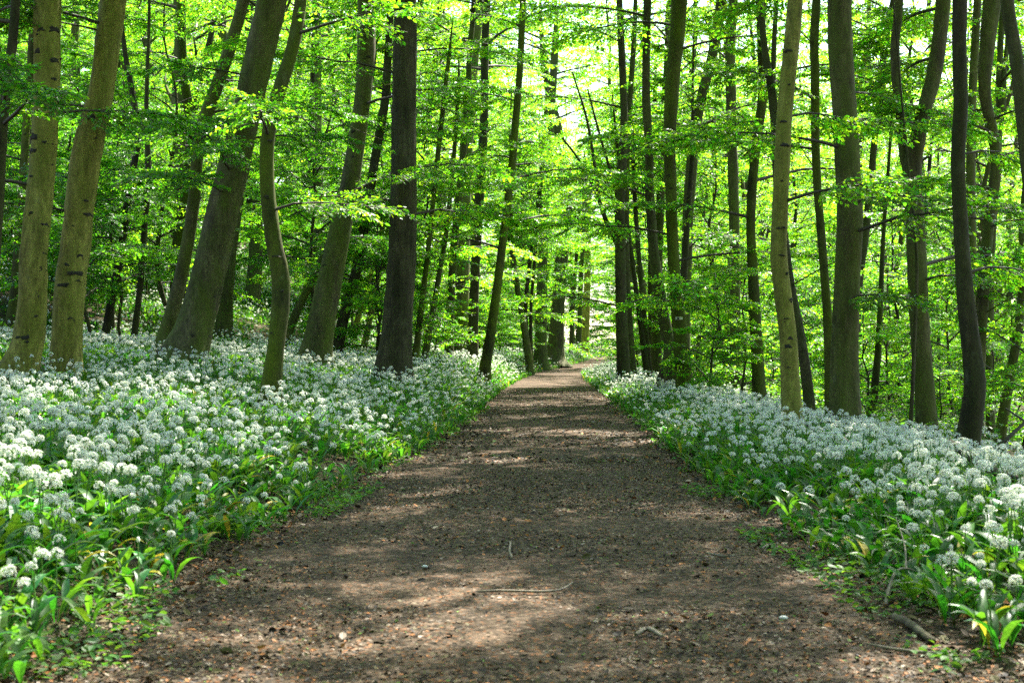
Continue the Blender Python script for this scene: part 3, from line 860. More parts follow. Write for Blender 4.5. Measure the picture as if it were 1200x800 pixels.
# ------------------------------------------------------------------ the other trees of the wood
def copy_thing(proto, loc, rz, sc, label, group):
    r = proto.copy(); C.objects.link(r); r.location = loc; r.rotation_euler = (0, 0, rz); r.scale = (sc,) * 3
    if label: r['label'] = label
    if group: r['group'] = group
    for ch in proto.children:
        c = ch.copy(); C.objects.link(c); c.parent = r
    return r


def tree_proto(seed, bark, H, r0, crowns, zc, brs, lean):
    rng = np.random.default_rng(seed)
    root = bpy.data.objects.new('forest_tree', None); C.objects.link(root); tag(root, None, 'tree'); root.empty_display_size = .3
    n = 9; t = np.linspace(0, 1, n + 1)
    x = np.cumsum(rng.normal(lean, .22, n + 1)); y = np.cumsum(rng.normal(0, .18, n + 1))
    P = np.stack([x - x[0], y - y[0], t * H - .15], 1); rad = r0 * (1 - t) ** .7 * (1 - .15 * t) + .012
    Q, rq = resample(P, rad, .35); mb = MB(); tube(mb, Q, rq, 10, 0, seed, .05, .3)
    for k in range(4):
        z = rng.uniform(3, H * .7); c = np.array([np.interp(z, Q[:, 2], Q[:, q]) for q in range(3)]); az = rng.uniform(0, 6.28); L = rng.uniform(1.5, 3.5); rr = np.interp(z, Q[:, 2], rq) * .4
        e = c + np.array([math.cos(az) * .55, math.sin(az) * .55, .8]) * L
        q, r_ = resample(np.array([c, (c + e) / 2 + rng.normal(0, .15, 3), e]), np.array([rr, rr * .7, .01]), .3); tube(mb, q, r_, 6, 0, k, .06)
    link('trunk', mb.mesh('trunk', [M[bark]]), root)
    cz = np.array([np.interp(zc, Q[:, 2], Q[:, q]) for q in range(3)])
    td = Vector(unit(Q[-1] - cz))
    cr = link('crown', crowns[seed % len(crowns)], root, cz)
    cr.rotation_euler = (Vector((0, 0, 1)).rotation_difference(td).to_matrix() @ Matrix.Rotation(seed, 3, 'Z')).to_euler()
    for k in range(brs):
        z = rng.uniform(1.3, zc + 2); c = np.array([np.interp(z, Q[:, 2], Q[:, q]) for q in range(3)])
        link('branch', BR_MID[k % 4], root, c, (0, 0, rng.uniform(0, 6.28)), rng.uniform(.9, 1.3))
    return root


def sap_proto(H, tm, cm):
    root = bpy.data.objects.new('sapling', None); C.objects.link(root); tag(root, None, 'sapling'); root.empty_display_size = .3
    link('trunk', tm, root); link('crown', cm, root); return root


P_MID = [tree_proto(1000 + i, ['bark_dark', 'bark_grey', 'bark_brown', 'bark_moss', 'bark_grey', 'bark_dark', 'bark_brown', 'bark_grey'][i],
                    [16, 18, 15, 17, 19, 16, 18, 17][i], [.11, .16, .09, .13, .20, .08, .14, .24][i], CROWN_MIDT, [5.5, 6.5, 5, 6, 7, 4.5, 6.5, 7.5][i], [10, 8, 11, 8, 8, 10, 9, 7][i], [.1, -.05, .2, 0, .05, -.15, .1, 0][i]) for i in range(8)]
P_FAR = [tree_proto(1040 + i, ['bark_dark', 'bark_grey', 'bark_brown', 'bark_grey', 'bark_dark'][i],
                    [18, 20, 17, 19, 18][i], [.14, .20, .12, .24, .17][i], CROWN_FAR, [4, 5, 3.5, 5, 4.5][i], 2, [.1, 0, -.1, .05, -.05][i]) for i in range(5)]
P_SN = [sap_proto(*s) for s in SAP_NEAR]
P_SD = [sap_proto(*s) for s in SAP_DARK]
P_SM = [sap_proto(*s) for s in SAP_MID]
P_SF = [sap_proto(*s) for s in SAP_FAR]
USED = set()


def zone(x, y):
    if y > 62: return ('far trees at the sunny end of the wood', 'slim far tree at the bright end of the wood') if abs(x - path_c(y)) < 14 else ('far trees deep in the wood', 'slender far tree deep in the wood among many like it')
    if x < path_c(y): return ('trees crowding the slope left of the path', 'slim upright tree in the crowd on the slope left of the path')
    return ('trees crowding the hollow right of the path', 'slim upright tree in the crowd of the hollow right of the path')


def put(protos, k, x, y, rng, sc, label, group):
    p = protos[k % len(protos)]
    loc = (x, y, float(ground_z(x, y)))
    rz = rng.uniform(0, 6.28)
    if p.name not in USED:
        USED.add(p.name); p.location = loc; p.rotation_euler = (0, 0, rz); p.scale = (sc,) * 3; p['label'] = label; p['group'] = group
        return p
    return copy_thing(p, loc, rz, sc, label, group)


def scatter_trees(rng, n, y0, y1, margin, gap, protos, px_clear, pathclear, sc=(.85, 1.15), pts=None, dens=None, labeler=zone):
    pts = list(pts) if pts is not None else []
    got = 0; tries = 0
    while got < n and tries < n * 60:
        tries += 1
        y = math.sqrt(rng.uniform(y0 ** 2, y1 ** 2)); hx = .37 * y + margin
        x = rng.uniform(-hx, hx)
        u = float(side_u(x, y))
        if abs(u) < pathclear: continue
        if dens is not None and rng.random() > dens(x, y, u): continue
        g = gap * (1 if y < 50 else 1.15)
        if any((x - q[0]) ** 2 + (y - q[1]) ** 2 < g * g for q in pts): continue
        if px_clear:
            px = 600 + x / y * F
            if any(abs(px - (600 + q[0] / q[1] * F)) < px_clear and q[1] < y for q in TREE_POS): continue
        pts.append((x, y)); lab = labeler(x, y)
        put(protos, int(rng.integers(1000)), x, y, rng, rng.uniform(*sc), lab[1], lab[0]); got += 1
    return pts


rg = np.random.default_rng(77)
# the wood goes on beside and behind the camera: its crowns shade the near path
for k, (x, y) in enumerate([(-4.2, 5.5), (5.2, 6.5), (-2.6, 1.0), (3.4, 1.2), (6.8, 2.0), (-6.5, -1.5), (2.4, -3.5), (-2.8, -4.5), (7.5, 10.5), (5.8, -3), (0.4, -8), (-6, -8), (6, -9), (9.5, 6), (-8.5, 4), (9.5, 14), (-9.5, 12), (11.5, 20), (-1.5, -1.8), (4.6, -.8), (-4.4, -2.6), (8.5, -.5), (1.6, -6), (-4, -6.5), (4, -6.5), (-8.5, -5), (8.6, -6), (-3.4, -11), (3.2, -12), (-10, 0), (11, 3), (12, 9), (14, 15), (-.4, -14)]):
    r0 = put(P_MID, k * 3 + 1, x, y, rg, rg.uniform(.95, 1.15), 'tree of the wood standing beside or behind the viewpoint', 'trees beside the viewpoint')
    for ch in list(r0.children):
        if ch.name.startswith('branch'): bpy.data.objects.remove(ch)
for k in range(34):  # unseen saplings, added to block low sky light from behind the camera
    a = rg.uniform(-.25, math.pi + .25); rr_ = rg.uniform(5.5, 13)
    put(P_SM, k, math.cos(a) * rr_, 1 - math.sin(a) * rr_, rg, rg.uniform(.9, 1.3), 'unseen leafy sapling added behind the viewpoint to block low light', 'light blocking saplings behind the viewpoint')
# bushes that close the view under the crowns beyond the right bank
for k, (px, d, sc) in enumerate([(832, 21, .85), (868, 23, .8), (905, 26, .9), (1018, 19, .8), (1046, 24, .9), (1100, 20, .8), (1158, 21, .85), (1196, 17, .8)]):
    put(P_SN, [0, 1, 4, 0, 1, 4, 0, 1][k], (px - 600) / F * d, d, rg, sc * 1.05, 'leafy young sapling with flat leaf layers among the trunks right of the path', 'leafy saplings near the path, right side')
opening = lambda x, y, u: 0.0 if ((abs(x - path_c(min(y, 100)) - .0) < 1.7 and 75 < y < 105) or (628 < 600 + x / y * F < 712 and y < 100)) else (1.0)
pts = scatter_trees(rg, 54, 26, 62, 3, 2.8, P_MID, 0, 1.3, pts=[tuple(p) for p in TREE_POS], dens=lambda x, y, u: 0.0 if 612 < 600 + x / y * F < 712 else (1.0 if u < 0 else .5))
pts = scatter_trees(rg, 105, 62, 135, 6, 3.1, P_FAR, 0, 2.0, (.9, 1.2), pts, opening)
pts = scatter_trees(rg, 18, 27, 60, 1, 1.6, [P_MID[2], P_MID[5], P_MID[0]], 0, 2.2, (.7, 1.0), pts, lambda x, y, u: 1.0 if u > 0 and 600 + x / y * F > 800 else 0)


def sap_zone(x, y):
    s = 'left' if x < path_c(y) else 'right'
    if y < 30: return (f'leafy saplings near the path, {s} side', f'leafy young sapling with flat leaf layers among the trunks {s} of the path')
    return (f'distant leafy saplings, {s} side', f'distant bushy sapling filling the gap between trunks {s} of the path')


for k, (px, d) in enumerate([(735, 60), (738, 78), (700, 118), (724, 122), (745, 100), (672, 112), (722, 132), (650, 120), (630, 108), (660, 128), (640, 132), (618, 122), (740, 126)]):
    x = (px - 600) / F * d
    if abs(float(side_u(x, d))) < .5: x = float(path_c(d)) + (1.7 if px > 690 else -1.7)
    lab = zone(x, d); put(P_FAR if d > 58 else P_MID, k * 2 + 1, x, d, rg, rg.uniform(.9, 1.15), lab[1], lab[0])
low_bush = [P_SM[0], P_SM[4]]
scatter_trees(rg, 46, 25, 66, 1, 1.3, low_bush, 0, 1.6, (.7, 1.15), None, lambda x, y, u: (0.0 if 185 < 600 + x / y * F < 350 else 1.0) if u < 0 else .45, lambda x, y: ('bushes under the trees, ' + ('left' if x < path_c(y) else 'right') + ' side', 'low leafy bush under the trees well back on the ' + ('slope left' if x < path_c(y) else 'ground right') + ' of the path'))
for k, (px, d) in enumerate([(686, 124), (724, 122), (676, 118), (733, 114)]):
    x = (px - 600) / F * d; put(P_SF, k, x, d, rg, rg.uniform(.9, 1.2), 'sunlit leafy sapling standing beyond the far end of the path', 'saplings beyond the path end')
far_left = lambda x, y, u: 1.0 if u < -3.5 and not (185 < 600 + x / y * F < 350) else 0.0
right = lambda x, y, u: 1.0 if u > 2.3 else 0.0
sp = scatter_trees(rg, 20, 19, 44, 1, 1.5, P_SD, 0, 2.0, (.8, 1.2), None, far_left, sap_zone)
sp = scatter_trees(rg, 6, 24, 36, 1, 1.5, P_SN, 0, 1.6, (.8, 1.15), sp, right, sap_zone)
sp = scatter_trees(rg, 62, 28, 62, 2, 1.9, P_SM, 0, 1.2, (.8, 1.2), sp, lambda x, y, u: 1.0 if u < 0 else .7, sap_zone)
sp = scatter_trees(rg, 85, 60, 130, 3, 2.4, P_SF, 0, 1.8, (.8, 1.2), sp, opening, sap_zone)
for grp in (P_MID, P_FAR, P_SN, P_SD, P_SM, P_SF):
    for p in grp:
        if p.name not in USED:
            for ch in list(p.children): bpy.data.objects.remove(ch)
            bpy.data.objects.remove(p)
# ------------------------------------------------------------------ ground and path
def sheet(name, xs, ys, zf, mat, dz=0.0):
    X, Y = np.meshgrid(xs, ys); Z = zf(X, Y) + dz
    n, m = X.shape; mb = MB()
    i = (np.arange(n - 1)[:, None] * m + np.arange(m - 1)[None]).ravel()
    mb.add(np.stack([X, Y, Z], -1).reshape(-1, 3), np.stack([i, i + 1, i + m + 1, i + m], 1), 0, True)
    return tag(link(name, mb.mesh(name, [mat])), kind='structure')


def axis(steps):
    out = [steps[0][0]]
    for a, b, s in steps: out += list(np.arange(a + s, b + 1e-6, s))
    return np.unique(np.round(out, 4))


gx = axis([(-900, -60, 60), (-60, -20, 2), (-20, -5, .5), (-5, 5, .14), (5, 20, .5), (20, 60, 2), (60, 900, 60)])
gy = axis([(-120, -10, 10), (-10, 2, 1), (2, 30, .2), (30, 80, .5), (80, 160, 2), (160, 1500, 60)])
sheet('ground', gx, gy, lambda x, y: ground_z(x, y) - .012 * (np.abs(side_u(x, y)) < .02), M['ground'])
# path: a strip that follows the centre line, edges wander a little under the plants
ys = axis([(-8, 3, .5), (3, 14, .04), (14, 40, .15), (40, 135, .6)])
ts = np.linspace(-1, 1, 61)
Yp = ys[:, None] + 0 * ts[None]
wl = 1 + .07 * (vnoise(ys, ys * 0, .9, 21) - .5); wr = 1 + .07 * (vnoise(ys, ys * 0 + 5, .9, 22) - .5)
Xp = path_c(Yp) + ts[None] * path_hw(Yp) * np.where(ts[None] < 0, wl[:, None], wr[:, None]) * 1.03
Zp = np.interp(Yp, *_PZ) + .006 + .018 * (vnoise(Xp, Yp, .35, 31) - .3) * (1 - ts[None] ** 8) + .008 * vnoise(Xp, Yp, .07, 32) * (1 - ts[None] ** 8) - .012 * ts[None] ** 8
mb = MB(); n, m = Xp.shape
i = (np.arange(n - 1)[:, None] * m + np.arange(m - 1)[None]).ravel()
mb.add(np.stack([Xp, Yp, Zp], -1).reshape(-1, 3), np.stack([i, i + 1, i + m + 1, i + m], 1), 0, True)
tag(link('path', mb.mesh('path', [M['path']])), kind='structure')
from mathutils.bvhtree import BVHTree
_bv = BVHTree.FromObject(bpy.data.objects['path'], bpy.context.evaluated_depsgraph_get())


def floor_z(x, y):
    h = _bv.ray_cast(Vector((x, y, 5)), Vector((0, 0, -1)))[0]
    return max(h.z if h else -9, float(ground_z(x, y)) - .012)


# loose leaf litter on the path
rg = np.random.default_rng(5)
def litter(n, y0, y1, size, pw):
    y = y0 + (y1 - y0) * rg.random(n) ** pw
    x = path_c(y) + rg.uniform(-1.28, 1.28, n) * path_hw(y)
    z = np.interp(y, *_PZ) + .012 + .018 * (vnoise(x, y, .35, 31) - .3) + rg.uniform(-.003, .008, n)
    a = rg.uniform(0, 6.28, n); D = np.stack([np.cos(a), np.sin(a), rg.normal(0, .25, n)], 1)
    Nn = np.array([0, 0, 1.0]) + rg.normal(0, .4, (n, 3))
    keep = rg.random(n) < np.clip((vnoise(x, y, .5, 71) * .6 + vnoise(x, y, 1.9, 72) * .4 - .25) * 2.6 + np.clip(np.abs(x - path_c(y)) / path_hw(y) - .7, 0, 1) * 2.5, .08, 1)
    return np.stack([x, y, z], 1)[keep], D[keep], Nn[keep], (size * rg.uniform(.4, 1.35, n))[keep]
mb = MB()
add_leaves(mb, *litter(110000, 3.2, 11, .0165, 1.6), 0, 1)
add_leaves(mb, *litter(2600, 3.2, 14, .036, 1.3), 0, 0)
add_leaves(mb, *litter(26000, 11, 30, .034, 1.3), 0, 1)
ne = 5200; ye = 3.2 + 17 * rg.random(ne) ** 1.5; se = rg.choice([-1, 1], ne); ue = rg.normal(.02, .17, ne)
xe = path_c(ye) + se * (path_hw(ye) + ue); ze = np.maximum(ground_z(xe, ye), np.interp(ye, *_PZ)) + rg.uniform(.005, .03, ne); ae = rg.uniform(0, 6.28, ne)
add_leaves(mb, np.stack([xe, ye, ze], 1), np.stack([np.cos(ae), np.sin(ae), rg.normal(0, .3, ne)], 1), np.array([0, 0, 1.0]) + rg.normal(0, .5, (ne, 3)), rg.uniform(.015, .05, ne), 0, 0)
tag(link('leaf_litter', mb.mesh('leaf_litter', [M['litter']])), 'brown and orange bits of fallen leaf strewn over the earth path', 'leaf litter', kind='stuff')

# ------------------------------------------------------------------ wild garlic
LOGL = np.array([at(1112, 517, 8.7), at(1134, 532, 8.6), at(1150, 544, 8.5), at(1175, 555, 8.35), at(1230, 574, 8.2)])
def garlic_leaf_geo(rng, L, W, az, lean, lod, curl=1.0):
    """arching lance shaped leaf from the origin"""
    k = (6, 4, 3)[lod]
    t = np.linspace(0, 1, k + 1)
    ang = lean + curl * t ** 1.5                      # from vertical
    ds = L / k
    r = np.concatenate([[0], np.cumsum(np.sin(ang[:-1]) * ds)]); z = np.concatenate([[0], np.cumsum(np.cos(ang[:-1]) * ds)])
    w = W * np.array([np.interp(q, [0, .22, .38, .58, .82, 1], [.10, .14, .72, 1, .58, .02]) for q in t]) / 2
    ca, sa = math.cos(az), math.sin(az)
    ctr = np.stack([r * ca, r * sa, z], 1); side = np.array([-sa, ca, 0]); up = np.stack([-np.cos(ang) * ca, -np.cos(ang) * sa, np.sin(ang)], 1)
    lf = ctr + side * w[:, None] + up * (w * .35)[:, None]; rt = ctr - side * w[:, None] + up * (w * .35)[:, None]
    if lod < 2:
        V = np.concatenate([lf, ctr, rt]); n = k + 1; i = np.arange(k)
        return V, np.concatenate([np.stack([i, i + n, i + n + 1, i + 1], 1), np.stack([i + n, i + 2 * n, i + 2 * n + 1, i + n + 1], 1)])
    V = np.concatenate([lf, rt]); n = k + 1; i = np.arange(k)
    return V, np.stack([i, i + n, i + n + 1, i + 1], 1)


def umbel_geo(rng, c, lod):
    """ball of star flowers on short rays; returns petal (V,F) and ray segments"""
    nf = max(7, int((22, 16, 9)[lod] * rng.uniform(.7, 1.15))); Rr = rng.uniform(.0145, .0275) * (1, 1.03, 1.06)[lod]
    k = np.arange(nf) + .5; zz = 1 - k / nf * 1.25; ph = k * 2.39996 + rng.uniform(0, 6.28)
    D = np.stack([np.sqrt(np.maximum(0, 1 - zz ** 2)) * np.cos(ph), np.sqrt(np.maximum(0, 1 - zz ** 2)) * np.sin(ph), zz], 1)
    D = unit(D + rng.normal(0, .14, (nf, 3)) + [0, 0, .12])
    ctr = c + D * Rr * rng.uniform(.75, 1.12, (nf, 1))
    Vs, Fs, off = [], [], 0
    for f in range(nf):
        d = D[f]; a = unit(np.cross(d, [.3, .2, .9])); b = np.cross(d, a)
        if lod == 0:
            pl = .0105 * rng.uniform(.85, 1.15); r0 = rng.uniform(0, 6.28)
            for p in range(6):
                an = r0 + p * math.pi / 3; e = a * math.cos(an) + b * math.sin(an); s = np.cross(d, e)
                Vs.append(np.array([ctr[f], ctr[f] + e * pl * .5 + s * pl * .2 + d * .003, ctr[f] + e * pl + d * .004, ctr[f] + e * pl * .5 - s * pl * .2 + d * .003])); Fs.append([off, off + 1, off + 2, off + 3]); off += 4
        elif lod == 1:
            pl = .0115; r0 = rng.uniform(0, 3.14)
            for p in range(3):
                an = r0 + p * math.pi / 3; e = a * math.cos(an) + b * math.sin(an); s = np.cross(d, e)
                Vs.append(np.array([ctr[f] - e * pl + d * .003, ctr[f] - s * pl * .26, ctr[f] + e * pl + d * .003, ctr[f] + s * pl * .26])); Fs.append([off, off + 1, off + 2, off + 3]); off += 4
        else:
            pl = .013
            Vs.append(np.array([ctr[f] - a * pl, ctr[f] - b * pl, ctr[f] + a * pl, ctr[f] + b * pl])); Fs.append([off, off + 1, off + 2, off + 3]); off += 4
    return np.concatenate(Vs), np.array(Fs), c, ctr


def garlic_plant(seed, lod, flower=True, yellow=False):
    """three MBs: leaves, stalk, head"""
    rng = np.random.default_rng(seed); lv, st, hd = MB(), MB(), MB()
    nl = rng.integers(3, 5) if lod < 2 else rng.integers(2, 4)
    a0 = rng.uniform(0, 6.28)
    for k in range(nl):
        L = rng.uniform(.17, .27); W = rng.uniform(.032, .052) * (1 if lod < 2 else 1.25)
        V, Fa = garlic_leaf_geo(rng, L, W, a0 + k * 2.2 + rng.normal(0, .4), rng.uniform(.12, .5), lod, rng.uniform(.9, 2.3))
        lv.add(V + [rng.normal(0, .015), rng.normal(0, .015), 0], Fa, 1 if (yellow and k == 0) else 0, True)
    if flower:
        h = rng.uniform(.20, .33); tip = np.array([rng.normal(0, .025), rng.normal(0, .025), h]); mid = tip * .5 + [rng.normal(0, .006), rng.normal(0, .006), .01]
        add_segs(st, [[0, 0, 0], mid], [mid, tip], .0026, .0022, 0, 4 if lod == 0 else 3)
        if seed % 12 == 7:
            a = np.arange(6) * math.pi / 3; V = [tip]
            for zz, rr in ((.006, .006), (.016, .008), (.028, .004)): V += [tip + [rr * math.cos(q), rr * math.sin(q), zz] for q in a]
            V = np.array(V + [tip + [0, 0, .036]]); i = np.arange(6); j = (i + 1) % 6
            hd.add(V, np.concatenate([np.stack([1 + i, 1 + j, 7 + j, 7 + i], 1), np.stack([7 + i, 7 + j, 13 + j, 13 + i], 1), np.array([[13, 14, 15, 16], [16, 17, 18, 13]])]), 0, True)
            return lv, st, hd
        V, Fa, c, ctr = umbel_geo(rng, tip + [0, 0, .004], lod)
        hd.add(V, Fa, 0)
        if lod == 0: add_segs(hd, np.repeat(tip[None], len(ctr), 0), ctr, .0006, .0006, 1, 3)
    return lv, st, hd


def flat(mbs, mis):
    """merge MBs into one template: V, list of (faces, mat, smooth)"""
    V, Fq, mi, off = [], [], [], 0
    for mb, mm in zip(mbs, mis):
        if not mb.V: continue
        v = np.concatenate(mb.V); V.append(v)
        for f, t, m_ in zip(mb.F, mb.T, mb.MI):
            k = t[0]; Fq.append(f.reshape(-1, k) + off); mi.append(np.array([mm[q] for q in m_]))
        off += len(v)
    return np.concatenate(V), Fq, mi


def stamp(mb, tpl, X, Y, Z, rot, sc, tilt=None):
    V, Fq, mi = tpl; n = len(X)
    if n == 0: return
    c, s = np.cos(rot) * sc, np.sin(rot) * sc
    vx = V[None, :, 0] * c[:, None] - V[None, :, 1] * s[:, None]; vy = V[None, :, 0] * s[:, None] + V[None, :, 1] * c[:, None]; vz = V[None, :, 2] * sc[:, None]
    if tilt is not None: vx = vx + vz * tilt[:, :1]; vy = vy + vz * tilt[:, 1:]
    W = np.stack([vx + X[:, None], vy + Y[:, None], vz + Z[:, None]], -1).reshape(-1, 3)
    base = mb.n; first = True
    for f, m_ in zip(Fq, mi):
        Fa = (f[None] + (np.arange(n) * len(V))[:, None, None]).reshape(-1, f.shape[1])
        if first: mb.add(W, Fa, np.tile(m_, n), False); first = False
        else:
            mb.F.append((Fa + base).ravel()); mb.T.append(np.full(len(Fa), Fa.shape[1], np.int64)); mb.MI.append(np.tile(m_, n)); mb.SM.append(np.full(len(Fa), False))


rg = np.random.default_rng(21)
def in_view(x, y, m=.5): return np.abs(x) < .362 * y + m
def sample(y0, y1, dens, u0l, u1l, u0r, u1r):
    """random points on both banks, u = distance outside the path edge"""
    out = []
    for sgn, a, b in ((-1, u0l, u1l), (1, u0r, u1r)):
        n = int(dens * (y1 - y0) * (b - a))
        y = rg.uniform(y0, y1, n); u = rg.uniform(a, b, n)
        x = path_c(y) + sgn * (path_hw(y) + u)
        k = in_view(x, y); out.append((x[k], y[k], sgn * u[k]))
    return [np.concatenate(q) for q in zip(*out)]


def edge_wander(y, sgn): return (.24 * np.clip(5.8 - y, 0, 1) if sgn > 0 else 0) + .40 * (vnoise(y, y * 0 + (3 if sgn > 0 else 11), .8, 41) - .5) + .42 * (vnoise(y, y * 0 + (2 if sgn > 0 else 9), 2.7, 42) - .5)


def clear_of_trunks(x, y):
    k = np.ones(len(x), bool)
    for q in TREE_POS:
        k &= (x - q[0]) ** 2 + (y - q[1]) ** 2 > .15 ** 2
    return k


mats_g = [M['garlic_leaf'], M['garlic_yellow'], M['stalk'], M['petal']]
carpet = MB(); ind = []
NV = 12
for (y0, y1, dens, ul, ur, lod) in ((3.2, 9.5, 105, 5.0, 3.0, 0), (9.5, 15, 85, 8, 2.8, 1), (15, 26, 62, 13, 2.6, 1), (26, 48, 58, 17, 2.4, 2), (48, 110, 16, 20, 3.2, 2)):
    x, y, u = sample(y0, y1, dens, -.12, ul, -.12, ur)
    au = np.abs(u); sg = np.sign(u); ew = np.where(sg > 0, edge_wander(y, 1), edge_wander(y, -1)) * np.clip(12 / y, .4, 1)
    au_e = au - ew
    keep = (au_e > -.04) & clear_of_trunks(x, y)
    nlog = np.interp(x, LOGL[:, 0], LOGL[:, 1]) - y; nlog = (nlog > -.08) & (nlog < .75) & (x > LOGL[0, 0] + .1)
    patch = vnoise(x, y, 1.3, 51) * .5 + vnoise(x, y, 4.5, 52) * .5
    keep &= rg.random(len(x)) < np.where(au > 4.5, np.clip((patch - .30) * 4, 0.05, 1), np.clip((patch - .12) * 5, .3, 1))
    x, y, u, au_e, patch = x[keep], y[keep], u[keep], au_e[keep], patch[keep]
    z = ground_z(x, y)
    pf = np.clip((au_e + .03) / .26, .05, 1) * np.where(np.abs(u) < 5, .64, .58) * np.clip((patch - .08) * 5, .35, 1)
    nl_ = nlog[keep]; has = (rg.random(len(x)) < pf) & ~nl_
    sc = (.74 + .26 * np.clip(au_e / .4, 0, 1)) * rg.uniform(.82, 1.18, len(x)) * np.where(nl_, .62, 1)
    yel = rg.random(len(x)) < np.where(au_e < .35, np.where(y < 8, .2, .1), .015)
    rot = rg.uniform(0, 6.28, len(x)); tilt = rg.normal(0, .07, (len(x), 2)); tilt[:, 0] += -np.sign(u) * .22 * np.clip(1 - au_e / .35, 0, 1)
    var = rg.integers(0, NV, len(x))
    if lod == 0:                                     # the nearest flowering plants are things of their own
        cand = np.where(has & (np.abs(x) < .355 * y))[0]
        cand = cand[np.argsort(y[cand])][:300]
        for q in cand: ind.append((x[q], y[q], z[q], rot[q], sc[q], var[q], u[q]))
        rest = np.ones(len(x), bool); rest[cand] = False
        x, y, z, rot, sc, var, has, yel, tilt = (a[rest] for a in (x, y, z, rot, sc, var, has, yel, tilt))
    for v in range(NV):
        for fl in (True, False):
            for ye in (True, False):
                k = (var == v) & (has == fl) & (yel == ye)
                lv, st, hd = garlic_plant(3000 + v, lod, fl, ye)
                stamp(carpet, flat((lv, st, hd), ((0, 1), (2,), (3, 2))), x[k], y[k], z[k] - .01, rot[k], sc[k], tilt[k])
print('CARPET verts', carpet.n)
tag(link('wild_garlic_carpet', carpet.mesh('wild_garlic_carpet', mats_g)), 'dense carpet of white flowering wild garlic on both banks of the path', 'wild garlic', kind='stuff')

protos = []
for v in range(NV):
    lv, st, hd = garlic_plant(3000 + v, 0, True, v == 5)
    protos.append((lv.mesh('wild_garlic', mats_g[:2]), st.mesh('stalk', [M['stalk']]), hd.mesh('flower_head', [M['petal'], M['stalk']])))
for (x, y, z, rot, sc, v, u) in ind:
    a, b, c = protos[v]
    o = link('wild_garlic', a, None, (x, y, z - .008), (random.gauss(0, .06), random.gauss(0, .06), rot), sc)
    link('stalk', b, o); link('flower_head', c, o)
    if u < 0: tag(o, 'white flowering wild garlic plant at the front of the left bank', 'wild garlic', 'wild garlic at the front of the left bank')
    else: tag(o, 'white flowering wild garlic plant at the front of the right bank', 'wild garlic', 'wild garlic at the front of the right bank')

# low herbs: creeping leaves along the path edge, undergrowth in the wood
mb = MB()
def herbs(n, y0, y1, ua, ub, hmax, size, sides=(-1, 1), lod=0, cond=None, grow=0.0):
    for sgn in sides:
        y = rg.uniform(y0, y1, n); u = ua + (ub - ua) * rg.random(n)
        x = path_c(y) + sgn * (path_hw(y) + u)
        k = in_view(x, y) & (vnoise(x, y, .45 if ub < 1 else 2.2, 61) > (.56 if ub < 1 else .42)); x, y = x[k], y[k]; m_ = len(x)
        z = ground_z(x, y) + hmax * (rg.random(m_) ** 1.3) * (.4 + .6 * vnoise(x, y, .9, 62)) + .01
        a = rg.uniform(0, 6.28, m_); D = np.stack([np.cos(a), np.sin(a), rg.normal(-.1, .25, m_)], 1)
        add_leaves(mb, np.stack([x, y, z], 1), D, np.array([0, 0, 1.0]) + rg.normal(0, .4, (m_, 3)), size * (1 + grow * y) * rg.uniform(.6, 1.3, m_), 0, lod)
herbs(5200, 3.3, 9, -.36, .25, .07, .032)
herbs(1800, 9, 24, -.2, .15, .06, .045)
herbs(22000, 12, 30, 2.2, 10, .6, .075, (1,), 0)
herbs(12000, 30, 60, 1.5, 20, .45, .12, (1, -1), 1)
herbs(9000, 60, 130, 1.2, 40, .6, .2, (1, -1), 1)
herbs(16000, 18, 46, 4, 16, .3, .08, (-1,), 1)
tag(link('undergrowth', mb.mesh('undergrowth', [M['herb']])), 'low green herb leaves creeping along the path edge and through the wood', 'undergrowth', kind='stuff')

# ------------------------------------------------------------------ sticks, log, stones
def stick(name, label, pts, rad, mat='stick', seed=1, twigs=(), sides=8, cat='stick'):
    P = np.array(pts, float); mb = MB(); base = P.mean(0)
    q, r_ = resample(P - base, np.array(rad), .03 if len(pts) < 8 else .08); tube(mb, q, r_, sides, 0, seed, .07)
    for tp, tr in twigs:
        q, r_ = resample(np.array(tp, float) - base, np.array(tr), .04); tube(mb, q, r_, 6, 0, seed + 3, .07)
    return tag(link(name, mb.mesh(name, [M[mat]]), None, base), label, cat)


def onp(px, py, h=.01):
    """point on the path plane under a photo pixel"""
    d = EYE * F / (py - HOR); x = (px - 600) / F * d
    return [x, d, floor_z(x, d) + h]


stick('fallen_stick', 'thick pale broken stick lying at the foot of the right flower bank', [onp(1046, 732, .02), onp(1049, 734, .022), onp(1068, 742, .020), onp(1080, 750, .016), onp(1092, 757, .014), onp(1094, 758, .014)], [.006, .014, .0145, .0125, .013, .005], 'log')
stick('fallen_twig', 'long straight greenish twig lying across the middle of the path', [onp(560, 701, .012), onp(585, 701, .012), onp(630, 702, .012), onp(657, 700, .014), onp(671, 694, .02)], [.003, .0045, .0045, .004, .002],
      twigs=())
stick('curled_twig', 'small curled pale twig standing up on the path', [onp(600, 661, .01), onp(597, 655, .02), onp(598, 652, .05), onp(592, 649, .035)], [.004, .005, .004, .003])
stick('bent_dead_twig', 'bent grey dead twig rising from the edge of the right bank', [onp(1038, 716, .01), onp(1042, 708, .05), onp(1050, 700, .09), onp(1062, 698, .10), onp(1072, 697, .09)], [.006, .006, .005, .004, .002],
      twigs=[([onp(1062, 698, .10), onp(1060, 680, .14), onp(1050, 665, .2)], [.004, .003, .002])])
stick('thin_dead_twig', 'thin dark twig lying flat before the pale broken stick', [onp(1015, 764, .012), onp(1050, 769, .012), onp(1090, 772, .012), onp(1128, 770, .012)], [.003, .005, .005, .003])
